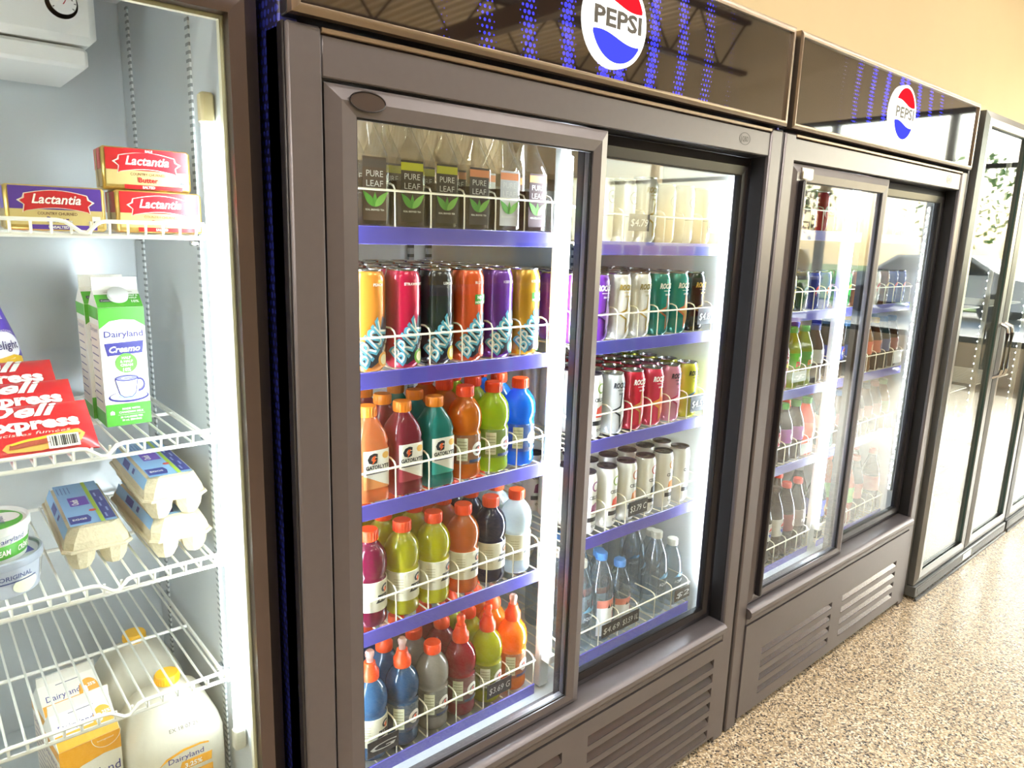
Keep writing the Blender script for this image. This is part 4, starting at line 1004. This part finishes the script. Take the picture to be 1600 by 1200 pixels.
# ------------------------------------------------------------------ dairy cooler stock
def rectp(x0, x1, y0, y1, z): return [(x0, y0, z), (x1, y0, z), (x1, y1, z), (x0, y1, z)]
FOIL = mat('#d8b868', .28, .75, amt=.25, scale=60, bump=.5)
def butter(x, y, z, rz, band, bname, salt, label, sale=False):
    """foil-wrapped butter block, front towards the door"""
    t = thing('butter_pack', label, 'butter', (x, y, z), rz, 'butter packs on the top wire shelf')
    w_, d_, h_ = .127, .066, .064
    part('foil_block', MB().box(-w_ / 2, w_ / 2, 0, d_, 0, h_, .004), FOIL, t)
    a = Art(); bm_ = mat(band, .35, .2, amt=.12, scale=50); rd = mat('#c81e2e', .35); cr = mat('#e6d08c', .32, .3, amt=.15, scale=50); dk = mat('#6a3a34', .4)
    a.rect(-.058, .058, .030, .062, bm_, 1); a.rect(-.058, .058, .008, .030, cr, 1); a.rect(-.034, .05, .002, .0085, bm_, 2)
    n = 10
    up = [(-.040 + .080 * i / n, .052 + .006 * math.sin(PI * i / n)) for i in range(n + 1)]; lo = [(-.040 + .080 * i / n, .027 + .005 * math.sin(PI * i / n)) for i in range(n + 1)]
    a.poly([(-.043, .0245), (-.041, .036), (-.049, .042), (-.042, .046)] + up + [(.042, .046), (.049, .042), (.041, .036), (.043, .0245)] + lo[::-1], mat('#f3e8d8', .4), 2)
    a.poly([(-.0415, .026), (-.0395, .036), (-.0455, .042), (-.0395, .045)] + [(p[0] * .97, p[1] - .001) for p in up] + [(.0395, .045), (.0455, .042), (.0395, .036), (.0415, .026)] + [(p[0] * .96, p[1] + .001) for p in lo[::-1]], rd, 3)
    a.text('Lactantia', 0, .0385, .0185, G_WHITE, bold=.02, shear=.3, width=.062, layer=4)
    a.text('COUNTRY CHURNED', 0, .0225, .0058, dk, bold=.01, width=.05, layer=4)
    a.text('Butter', 0, .0125, .0105, mat(bname, .4), bold=.03, width=.028, layer=4); a.text(salt, 0, .0035, .0052, G_WHITE, bold=.03, layer=4)
    a.rect(.044, .055, .010, .022, G_WHITE, 3); a.rect(.0455, .0535, .0115, .015, mat('#4a4a4a', .5), 4)
    if sale: a.rect(-.032, .038, .057, .0625, rd, 4); a.text('SALE', .003, .0578, .005, G_WHITE, bold=.03, layer=5)
    obj('wrapper_print', a.plane('wrapper_print', (0, -.0002, 0), (1, 0, 0), (0, 0, 1), (0, -1, 0)), a.mats, t)
    b = Art(); b.rect(.004, .062, .030, .061, bm_, 1); b.poly([(.012, .004), (.03, .004), (.03, .06), (.018, .06)], FOIL, 2)
    obj('end_fold', b.plane('end_fold', (-w_ / 2 - .0002, d_, 0), (0, -1, 0), (0, 0, 1), (-1, 0, 0)), b.mats, t)
SZ = 1.5023
butter(-.2675, .205, SZ, 0, '#5a3aa0', '#3a2a8a', 'UNSALTED', 'purple foil pack of unsalted butter on the top wire shelf')
butter(-.1265, .205, SZ, 0, '#d2242c', '#b81e28', 'SALTED', 'red foil pack of salted butter lying under another pack')
butter(-.139, .215, SZ + .0645, -.06, '#d2242c', '#b81e28', 'SALTED', 'red foil butter pack with a sale flash, lying on another', True)

def carton(x, y, z, rz, wd, hs, hr, label, name, col, side_col, front, slope, cap=None, group=None, fin=.02):
    t = thing(name, label, 'carton', (x, y, z), rz, group)
    h = wd / 2
    mb = MB().loft([rectp(-h, h, -h, h, 0), rectp(-h, h, -h, h, hs), rectp(-h * .99, h * .99, -.003, .003, hr), rectp(-h * .99, h * .99, -.002, .002, hr + fin)])
    part('carton_body', mb, mat('#f2efe4', .4, amt=.02), t, False)
    a = Art(); front(a); obj('front_print', a.plane('front_print', (0, -h - .0002, 0), (1, 0, 0), (0, 0, 1), (0, -1, 0)), a.mats, t)
    up = Vector((0, h - .003, hr - hs)); L = up.length; up.normalize(); nrm = Vector((0, -up.z, up.y))
    a = Art(); slope(a, L); obj('gable_print', a.plane('gable_print', tuple(Vector((0, -h, hs)) + nrm * .0002), (1, 0, 0), tuple(up), tuple(nrm)), a.mats, t)
    b = Art(); b.rect(-h, h, 0, hs * .12, mat(side_col, .45), 1); b.rect(-h, h, hs * .9, hs, mat(side_col, .45), 1); b.rect(-h + .004, h - .004, hs * .13, hs * .85, mat('#e9dccb', .5), 1)
    for k in range(9): b.rect(-h + .010, h - .012 - .004 * (k % 3), hs * (.2 + .065 * k), hs * (.2 + .065 * k) + .0022, mat('#6a6488', .5), 2)
    b.text('Dairyland', -.002, hs * .79, wd * .17, mat('#55508a', .5), layer=2, width=wd * .7)
    obj('side_print', b.plane('side_print', (-h - .0002, 0, 0), (0, -1, 0), (0, 0, 1), (-1, 0, 0)), b.mats, t)
    if cap:
        cm = MB().lathe([(.0, 0), (.0125, 0), (.0165, .002), (.0165, .010), (.0145, .0115), (.0, .0115)], 24)
        c = Vector((0, -h, hs)) + up * L * .56 + nrm * .0003
        cm.xf(Matrix.Translation(c) @ nrm.to_track_quat('Z', 'Y').to_matrix().to_4x4())
        part('screw_cap', cm, mat(cap, .4, glow=.2), t)
    return t
GRN = mat('#4aa82c', .4, amt=.05); GRNL = mat('#62c03a', .4); NAVY = mat('#2c2c86', .4)
def cream_front(a):
    h = .0365
    a.poly([(-h, .175), (-h, .212), (h, .212), (h, .178), (.02, .189), (0, .191), (-.02, .188)], GRN, 1); a.rect(-h, h, 0, .040, GRN, 1)
    a.text('Dairyland', .001, .160, .0155, NAVY, bold=.012, width=.062, layer=2)
    a.poly([(-.031, .149), (.032, .152), (.029, .130), (-.027, .127)], NAVY, 2); a.text('Creamo', .001, .1335, .015, G_WHITE, bold=.03, shear=.3, rot=.03, width=.05, layer=3)
    a.disc(.002, .113, .0175, GRNL, 3, 28)
    for i, s_ in enumerate(('HALF', '& HALF', 'CREAM')): a.text(s_, .002, .1205 - .0065 * i, .0062, G_WHITE, bold=.03, layer=4)
    a.text('10%', .002, .0985, .0085, G_WHITE, bold=.03, layer=4)
    a.disc(.002, .052, .033, NAVY, 2, 28, ry=.010); a.disc(.002, .0535, .030, G_WHITE, 3, 28, ry=.0078); a.disc(.002, .053, .018, mat('#a8cfe2', .4), 4, 20, ry=.005)
    a.poly([(-.019, .085), (.019, .087), (.014, .058), (.007, .051), (-.006, .051), (-.013, .057)], NAVY, 5); a.poly([(-.0175, .084), (.0175, .086), (.0128, .059), (.0065, .0525), (-.0055, .0525), (-.0117, .058)], G_WHITE, 6)
    a.disc(0, .086, .019, NAVY, 7, 24, ry=.0055); a.disc(0, .0862, .0165, mat('#8a8ac0', .4), 8, 24, ry=.004); a.ring(0, .0862, .006, .009, G_WHITE, .3, 5.2, 9, 14, .25)
    a.ring(.020, .073, .007, .0095, NAVY, -1.8, 1.9, 5, 14, 1.3)
    a.text('MADE WITH', .004, .0285, .0052, G_WHITE, bold=.02, layer=2); a.text('CANADIAN MILK', .004, .0225, .0052, G_WHITE, bold=.02, layer=2); a.rect(-.018, .026, .0195, .0199, G_WHITE, 2)
    a.text('30 CALORIES PER', .004, .0135, .0048, G_WHITE, bold=.02, layer=2); a.text('30 mL SERVING', .004, .008, .0048, G_WHITE, bold=.02, layer=2)
    a.poly([(-.030, .026), (-.0265, .0285), (-.023, .026), (-.023, .021), (-.030, .021)], G_WHITE, 2)
def cream_slope(a, L):
    h = .036
    a.rect(-h, h, 0, L * .72, GRN, 1); a.rect(-.030, -.010, L * .28, L * .44, mat('#2a2a4a', .4), 3); a.text('Cuisine', -.020, L * .31, .0045, G_WHITE, width=.016, layer=4)
    a.text('HALF &', .024, L * .60, .0055, G_WHITE, bold=.03, layer=2); a.text('HALF', .024, L * .46, .0055, G_WHITE, bold=.03, layer=2); a.text('10%', .026, L * .24, .008, G_WHITE, bold=.03, layer=2)
    a.rect(-.02, .026, L * .84, L * .86, mat('#7a7868', .5), 2)
SZ = 1.1603
carton(-.163, .388, SZ, 0, .073, .212, .240, 'green and white half and half carton standing in front of its twin', 'cream_carton', '#4aa82c', '#4aa82c', cream_front, cream_slope, '#f6f5ef', 'cream cartons on the second wire shelf', .022)
carton(-.169, .465, SZ, 0, .073, .212, .240, 'green and white half and half carton hidden behind its twin', 'cream_carton', '#4aa82c', '#4aa82c', cream_front, cream_slope, '#f6f5ef', 'cream cartons on the second wire shelf', .022)

# creamer bottle in a purple sleeve
t = thing('creamer_bottle', 'purple sleeved coffee creamer bottle behind the red hot dog packs', 'bottle', (-.341, .505, SZ), 0)
part('sleeve', MB().lathe([(.040, 0), (.046, .004), (.047, .02), (.047, .09), (.044, .12), (.036, .155), (.024, .19), (.0175, .21), (.0172, .222)], 32), mat('#5138b4', .3, coat=.4), t)
part('flip_cap', MB().lathe([(.0185, .222), (.0205, .224), (.0205, .244), (.018, .252), (.002, .253)], 24), mat('#f0c828', .4), t)
def bsurf(x, y, l):
    pr_ = [(0, .046), (.09, .047), (.12, .044), (.155, .036), (.19, .024), (.222, .0172)]
    r = .047
    for (z0, r0), (z1, r1) in zip(pr_, pr_[1:]):
        if z0 <= y <= z1: r = r0 + (r1 - r0) * (y - z0) / (z1 - z0)
    an = x / .045 + .25; return ((r + l + .0006) * math.sin(an), -(r + l + .0006) * math.cos(an), y)
a = Art(); a.disc(.010, .140, .034, mat('#f0eef4', .4), 1, 30, ry=.024); a.poly([(-.02, .085), (.046, .085), (.040, .118), (.02, .124), (-.01, .118)], mat('#f2c230', .4), 2)
a.text('INTERNATIONAL', .010, .163, .0068, G_WHITE, width=.050, layer=2, arc=6.); a.text('Delight', .008, .134, .021, mat('#2a2466', .4), bold=.01, width=.056, layer=3); a.text('CARAMEL', .008, .186, .0075, G_WHITE, bold=.02, width=.03, layer=2)
obj('sleeve_print', a.mesh('sleeve_print', bsurf, step=.005), a.mats, t)

# red hot dog packs leaning on each other
def dog_pack(k, x, y, z, tilt, rz, label):
    t = thing('hot_dog_pack', label, 'hot dog pack', (x, y, z), rz, 'red hot dog packs on the second wire shelf')
    Wd, H = .215, .108
    def th(u, v):
        e = min(1, 8 * u, 8 * (1 - u)); f = math.sin(PI * min(max(v, 0), 1)) ** .5 if 0 < v < 1 else 0
        return .0012 + .0125 * max(0, e) ** .6 * f + .0010 * math.sin(u * 31 + k) * math.sin(v * 23) * f
    ct, st = math.cos(tilt), math.sin(tilt)
    def place(px, pv, off):   # pv up the pack, off out of its face
        return (px, pv * st - off * ct, pv * ct + off * st + .008)
    mb = MB()
    mb.grid(lambda u, v: place((u - .5) * Wd, v * H, th(u, v)), 24, 14); mb.grid(lambda u, v: place((u - .5) * Wd, v * H, -.0010 - th(u, v) * .3), 24, 14)
    part('wrapper', mb, mat('#cf1220', .3, coat=.4, amt=.12, scale=40, bump=.25), t)
    a = Art(); wh = G_WHITE
    a.text('Deli', .012, H * .66, .046, wh, bold=.03, shear=.35, width=.105, layer=2); a.text('Express', .026, H * .40, .034, wh, bold=.045, width=.125, layer=2)
    a.text('Saucisses fumées', .018, H * .30, .008, mat('#f0d8c8', .4), shear=.2, width=.11, layer=2)
    bun = mat('#e2a84a', .5); dog = mat('#a8452a', .45); mus = mat('#f4cc2a', .4)
    pts = [(-.012, .006), (.03, .004), (.084, .012), (.092, .026), (.084, .034), (.05, .030), (.01, .024), (-.012, .020), (-.018, .012)]
    a.poly(pts, bun, 2); a.poly([(-.010, .010), (.08, .018), (.086, .026), (.05, .024), (-.008, .018)], dog, 3); a.poly([(-.008, .019), (.03, .026), (.082, .031), (.082, .028), (.03, .0225), (-.006, .0165)], mus, 4)
    a.rect(.040, .082, .004, .026, wh, 5)
    xx = .043
    while xx < .079:
        a.rect(xx, xx + random.choice((.0008, .0014, .002)), .007, .0235, BLACK, 6); xx += random.choice((.0022, .003))
    obj('wrapper_print', a.mesh('wrapper_print', lambda px, pv, l: place(px, pv, th(px / Wd + .5, pv / H) + l + .0004), step=.006), a.mats, t)
dog_pack(0, -.348, .202, SZ, 1.0, .0, 'red hot dog pack lying at the front of the three')
dog_pack(1, -.358, .275, SZ + .024, 1.0, .0, 'red hot dog pack in the middle of the three')
dog_pack(2, -.372, .348, SZ + .048, 1.0, .0, 'red hot dog pack at the back of the three, highest')

# egg cartons
PULP = mat('#c9bd9e', .85, amt=.12, scale=180, bump=.8)
def eggs(x, y, z, rz, label):
    t = thing('egg_carton', label, 'egg carton', (x, y, z), rz, 'moulded egg cartons on the third wire shelf')
    w_, l_ = .100, .285; hw, hl = w_ / 2, l_ / 2; zf = .034
    tray = MB()
    for i in range(2):
        for j in range(6):
            cx = -hw + w_ * (i + .5) / 2; cy = -hl + l_ * (j + .5) / 6; a0, b0 = w_ / 4 * .95, l_ / 12 * .98
            def oct_(a, b, zz):
                q = .35; return [(cx - a, cy - b * q, zz), (cx - a * q, cy - b, zz), (cx + a * q, cy - b, zz), (cx + a, cy - b * q, zz), (cx + a, cy + b * q, zz), (cx + a * q, cy + b, zz), (cx - a * q, cy + b, zz), (cx - a, cy + b * q, zz)]
            tray.loft([oct_(a0 * .55, b0 * .62, 0), oct_(a0 * .82, b0 * .85, .012), oct_(a0, b0, zf)])
    tr = part('egg_tray', tray, PULP, t, False)
    def ring8(ax, ay, c, zz): return [(-ax, -ay + c, zz), (-ax + c, -ay, zz), (ax - c, -ay, zz), (ax, -ay + c, zz), (ax, ay - c, zz), (ax - c, ay, zz), (-ax + c, ay, zz), (-ax, ay - c, zz)]
    part('rim', MB().loft([ring8(hw + .004, hl + .004, .012, zf), ring8(hw + .0045, hl + .0045, .012, zf + .002), ring8(hw + .003, hl + .003, .012, zf + .005)]), PULP, t, False)
    part('lid', MB().loft([ring8(hw, hl, .012, zf + .005), ring8(hw - .002, hl - .003, .013, zf + .016), ring8(hw - .010, hl - .018, .016, zf + .036), ring8(hw - .016, hl - .026, .016, zf + .039)]), PULP, t, False)
    zt = zf + .0392
    a = Art(); bl = mat('#86b4dc', .5, amt=.08, scale=20); nv = mat('#2b3a8c', .5); pu = mat('#6a46b4', .5); li = mat('#a8c83c', .5)
    X, Y = hw - .014, hl - .024
    a.rect(-X, X, -Y, Y, bl, 1); a.rect(X * .30, X * .48, -Y, Y, li, 2); a.rect(X * .5, X * .98, -Y * .92, Y * .5, nv, 2)
    a.rect(-X * .62, X * .22, -Y * .15, Y * .28, pu, 2); a.text('Oeufs', -X * .22, Y * .02, .016, G_WHITE, bold=.03, rot=PI / 2, width=.03, layer=3)
    a.poly([(-X * .95, -Y * .92), (-X * .1, -Y * .92), (0, -Y * .75), (-X * .1, -Y * .6), (-X * .95, -Y * .6)], nv, 2)
    a.text('EGGS', -X * .5, -Y * .80, .012, G_WHITE, bold=.03, layer=3, width=.022)
    a.disc(X * .2, -Y * .45, .006, mat('#d8483c', .5), 3)
    for k in range(4): a.rect(-X * .9 + k * .006, -X * .9 + k * .006 + .0015, Y * .5, Y * .85, mat('#5a7ab0', .5), 2)
    for k in range(5): a.rect(X * .6 + (k % 2) * .006, X * .6 + (k % 2) * .006 + .003, -Y * .85 + k * .03, -Y * .85 + k * .03 + .022, mat('#8ea0d8', .5), 3)
    obj('paper_label', a.plane('paper_label', (0, 0, zt), (1, 0, 0), (0, 1, 0), (0, 0, 1)), a.mats, t)
    # the label folds down the long side
    n1 = Vector((-.020, 0, .008)).normalized(); p0 = Vector((-(hw - .0035), 0, zf + .018)); p1 = Vector((-(hw - .0105), 0, zf + .036)); dv = (p1 - p0); L = dv.length; dv.normalize()
    b = Art(); b.rect(-Y, Y, 0, L, bl, 1); b.rect(-Y * .4, Y * .0, L * .15, L * .85, nv, 2); b.rect(Y * .2, Y * .32, L * .3, L * .8, nv, 2)
    nn = Vector((-dv.z, 0, dv.x)); nn = nn if nn.x < 0 else -nn
    obj('label_flap', b.plane('label_flap', tuple(p0 + nn * .0006), (0, -1, 0), tuple(dv), tuple(nn)), b.mats, t)
SZ = .9323
eggs(-.2365, .424, SZ, -.035, 'single egg carton beside the stacked pair')
eggs(-.117, .388, SZ, .015, 'egg carton underneath another at the cooler wall')
eggs(-.117, .392, SZ + .0736, -.02, 'egg carton lying on top of another at the cooler wall')

# tubs
def tub(x, y, z, r, h, body, rim, label, lidart, sideart, group='round tubs on the third wire shelf'):
    t = thing('dairy_tub', label, 'tub', (x, y, z), 0, group)
    part('tub_body', MB().lathe([(r * .84, .001), (r * .87, 0), (r * .97, h - .012), (r * .96, h - .010)], 40), body, t)
    part('tub_lid', MB().lathe([(r * .99, h - .014), (r * 1.015, h - .012), (r * 1.02, h - .002), (r * .99, h), (r * .95, h - .001), (r * .93, h - .005), (.001, h - .005)], 40), rim, t)
    a = Art(); lidart(a, r); obj('lid_print', a.plane('lid_print', (0, 0, h - .0048), (1, 0, 0), (0, 1, 0), (0, 0, 1)), a.mats, t)
    b = Art(); sideart(b, r, h)
    def fn(px, pz, l):
        rr = r * (.87 + .10 * pz / (h - .012)) + l + .0003; an = px / r; return (rr * math.sin(an), -rr * math.cos(an), pz)
    obj('side_print', b.mesh('side_print', fn, step=.006), b.mats, t)
def sc_lid(a, r):
    a.ring(0, 0, r * .2, r * .86, GRN, -2.6, 1.0, 1, 30); a.disc(r * .45, r * .1, r * .36, G_WHITE, 2); a.text('Dairyland', r * .45, -r * .1, r * .18, NAVY, rot=PI / 2, width=r * .55, layer=3)
    a.text('SOUR CREAM', -r * .2, r * .4, r * .16, G_WHITE, bold=.03, layer=3)
def sc_side(b, r, h):
    b.rect(-2.2 * r, 2.2 * r, h * .12, h * .50, GRN, 1); b.text('Dairyland', r * .55, h * .56, h * .20, NAVY, width=.05, layer=2)
    b.text('SOUR CREAM', r * .05, h * .22, h * .22, G_WHITE, bold=.03, width=.062, layer=2); b.text('CRÈME SURE', r * 1.15, h * .22, h * .22, G_WHITE, bold=.03, width=.05, layer=2)
def cc_lid(a, r):
    a.disc(0, 0, r * .9, mat('#c9cdd2', .35, .4), 1, 36); a.poly([(r * .1, -r * .6), (r * .8, -r * .3), (r * .7, r * .1), (r * .1, -r * .2)], mat('#3a4a9a', .4), 2); a.disc(r * .55, r * .25, r * .2, mat('#e6ead2', .4), 2)
def cc_side(b, r, h):
    dk = mat('#3c4a78', .4)
    b.text('ORIGINAL', r * .35, h * .50, h * .17, dk, bold=.02, width=.052, layer=2); b.rect(-r * .1, r * .9, h * .40, h * .44, dk, 2)
    b.disc(r * .6, h * .26, r * .36, mat('#dfe4c4', .5), 1, 20, ry=h * .22)
    b.rect(r * 1.18, r * 1.6, h * .2, h * .75, G_WHITE, 1)
    for k in range(9): b.rect(r * 1.22 + k * .0025, r * 1.22 + k * .0025 + .0012, h * .26, h * .7, BLACK, 2)
tub(-.384, .300, SZ + .0003, .064, .062, mat('#aab0bb', .4, .05), mat('#a0a8b4', .4, .05), 'grey tub of cream cheese under the sour cream', cc_lid, cc_side)
tub(-.397, .300, SZ + .0580, .064, .060, mat('#f1f2ec', .35, glow=.2), mat('#f4f4ee', .35, glow=.2), 'white tub of sour cream with a green band, on top', sc_lid, sc_side)

# milk
SZ = .4302
def jug(x, y, label, s=1., rz=0., cap='#f5b81c', printed=True):
    t = thing('milk_jug', label, 'milk jug', (x, y, SZ), rz, 'plastic milk jugs on the cooler floor')
    r = .080 * s; q = s * .955
    mb = MB().lathe([(r * .84, .002, .8), (r * .92, 0, .8), (r, .010, .8), (r * 1.01, .10 * q, .8), (r, .155 * q, .8), (r * .95, .175 * q, .7), (r * .74, .212 * q, .45), (r * .46, .234 * q, .15), (r * .27, .243 * q, 0), (.0185, .247 * q, 0), (.0185, .254 * q, 0)], 48)
    part('jug_body', mb, mat('#efe9d6', .35, amt=.02, glow=.35), t)
    hb = MB().tube([(.010, .03, .236 * q), (.012, .052, .226 * q), (.012, .074 * s, .20 * q), (.012, .082 * s, .165 * q), (.012, .078 * s, .14 * q)], .011, 10)
    part('jug_handle', hb, mat('#efe9d6', .35, amt=.02, glow=.35), t)
    part('cap', cap_lathe(.0215, .250 * q, .268 * q), mat(cap, .4, amt=.03), t)
    if printed:
        a = Art(); or_ = mat('#eeaa28', .4); pu = mat('#5a4a9a', .4)
        a.poly([(-.045, .120), (-.03, .134), (0, .142), (.03, .142), (.045, .138), (.045, .135), (.03, .138), (0, .137), (-.028, .129)], or_, 1)
        a.text('Dairyland', .004, .120, .0155, NAVY, width=.062, layer=2); a.poly([(-.01, .098), (.048, .098), (.050, .116), (-.004, .116)], or_, 1); a.text('3.25%', .016, .101, .013, G_WHITE, bold=.03, layer=2)
        a.disc(-.03, .098, .014, pu, 1, 12); a.disc(-.018, .090, .010, pu, 2, 12); a.disc(-.036, .084, .011, mat('#7a6ab8', .4), 2, 12); a.rect(-.01, .05, .052, .090, or_, 1); a.rect(-.006, .02, .060, .088, mat('#f0e8d2', .4), 2)
        for k in range(4): a.rect(-.002, .016, .064 + k * .006, .0655 + k * .006, pu, 3)
        obj('jug_label', a.plane('jug_label', (0, -r * 1.012, 0), (1, 0, 0), (0, 0, 1), (0, -1, 0)), a.mats, t)
        b = Art(); b.text('EX 18 07 25', .005, 0, .0095, mat('#6a6458', .6), width=.05)
        p0 = Vector((0, -r * .955, .178 * q)); dv = (Vector((0, -r * .74, .212 * q)) - p0).normalized(); n = Vector((0, -dv.z, dv.y))
        obj('date_stamp', b.plane('date_stamp', tuple(p0 + n * .0012 + dv * .008), (1, 0, 0), tuple(dv), tuple(n)), b.mats, t)
def cap_lathe(r, z0, z1):
    mb = MB().lathe([(r * .96, z0), (r, z0 + .001), (r, z1 - .003), (r * .92, z1), (.001, z1)], 28)
    for k in range(28):
        an = 2 * PI * k / 28; mb.tube([(r * math.cos(an), r * math.sin(an), z0 + .002), (r * math.cos(an), r * math.sin(an), z1 - .004)], .0008, 4)
    return mb
jug(-.148, .290, 'large milk jug with a printed label and yellow cap')
jug(-.160, .478, 'large milk jug standing behind the labelled one, yellow cap', printed=False)
jug(-.432, .262, 'smaller white jug beside the milk cartons', .76, cap='#e9e6da', printed=False)
AMB = mat('#eda61e', .4, amt=.04)
def milk_front(a):
    h = .049
    a.poly([(-h, .130), (-h, .186), (h, .186), (h, .148), (.02, .150), (-.015, .144)], AMB, 1)
    a.text('Dairyland', .002, .108, .026, NAVY, width=.086, layer=2); a.ring(.026, .186, .0235, .0245, G_WHITE, PI, 2 * PI, 2)
    a.text('homogenized', .024, .176, .005, G_WHITE, layer=2); a.rect(-h, h, 0, .05, AMB, 1); a.text('3.25%', .02, .085, .014, AMB, bold=.04, layer=2)
def milk_slope(a, L):
    h = .048
    a.rect(-h, h, 0, L * .42, AMB, 1); a.text('Dairyland', -.012, L * .50, .0155, NAVY, width=.056, layer=2)
    a.disc(.030, L * .46, .017, AMB, 2, 24, ry=L * .34); a.text('3', .024, L * .38, .020, G_WHITE, bold=.05, layer=3); a.text('25%', .036, L * .55, .008, G_WHITE, bold=.03, layer=3); a.rect(-.02, .02, L * .9, L * .92, mat('#5a5a7a', .5), 2)
carton(-.289, .322, SZ, .10, .098, .186, .232, 'orange and white milk carton in front of its twin', 'milk_carton', '#eda61e', '#d8962a', milk_front, milk_slope, None, 'milk cartons on the cooler floor', .018)
carton(-.292, .428, SZ, .10, .098, .186, .232, 'orange and white milk carton behind its twin', 'milk_carton', '#eda61e', '#d8962a', milk_front, milk_slope, None, 'milk cartons on the cooler floor', .018)

# ------------------------------------------------------------------ snack gondola across the aisle (seen in the glass)
g = thing('snack_gondola', 'low grey shop shelf unit with snack bags across the aisle', 'shelf', (4.4, -2.85, 0))
GM = mat('#8d8f90', .5, .2)
part('back_board', MB().box(-2.4, 2.4, -.02, .02, .1, 1.36), GM, g, False)
part('base_deck', MB().box(-2.4, 2.4, -.02, .42, 0, .16, .004), GM, g)
for z in (.50, .86, 1.20): part('shelf_board', MB().box(-2.4, 2.4, .02, .38, z - .025, z, .003), GM, g)
for sx in (-2.4, 2.38): part('end_post', MB().box(sx, sx + .02, -.03, .05, 0, 1.40), GM, g, False)
bag_c = [('red', '#c8242a'), ('orange', '#e8842a'), ('green', '#3f9a3c'), ('purple', '#6a3a9a'), ('yellow', '#e6c22c'), ('blue', '#2a5ab0')]
def bag_mesh():
    def th(u, v): return .004 + .06 * (math.sin(PI * u) ** .7) * (math.sin(PI * v) ** .6 if 0 < v < 1 else 0)
    mb = MB(); mb.grid(lambda u, v: ((u - .5) * .20, th(u, v), v * .27), 10, 10); mb.grid(lambda u, v: ((u - .5) * .20, -th(u, v), v * .27), 10, 10); return mb.mesh('snack_bag')
for zi, z in enumerate((.50, .86, 1.20)):
    shelfn = ('lowest', 'middle', 'top')[zi]
    for k in range(20):
        cn, cc = bag_c[(k // 3 + zi * 2) % 6]
        o = obj('snack_bag', shared('bag', bag_mesh), mat(cc, .3, coat=.4, amt=.2, scale=12), None, (4.4 - 2.25 + k * .236, -2.85 + .22, z + .001))
        tag(o, '%s snack bag standing on the %s board of the gondola' % (cn, shelfn), 'snack bag', 'snack bags on the gondola')
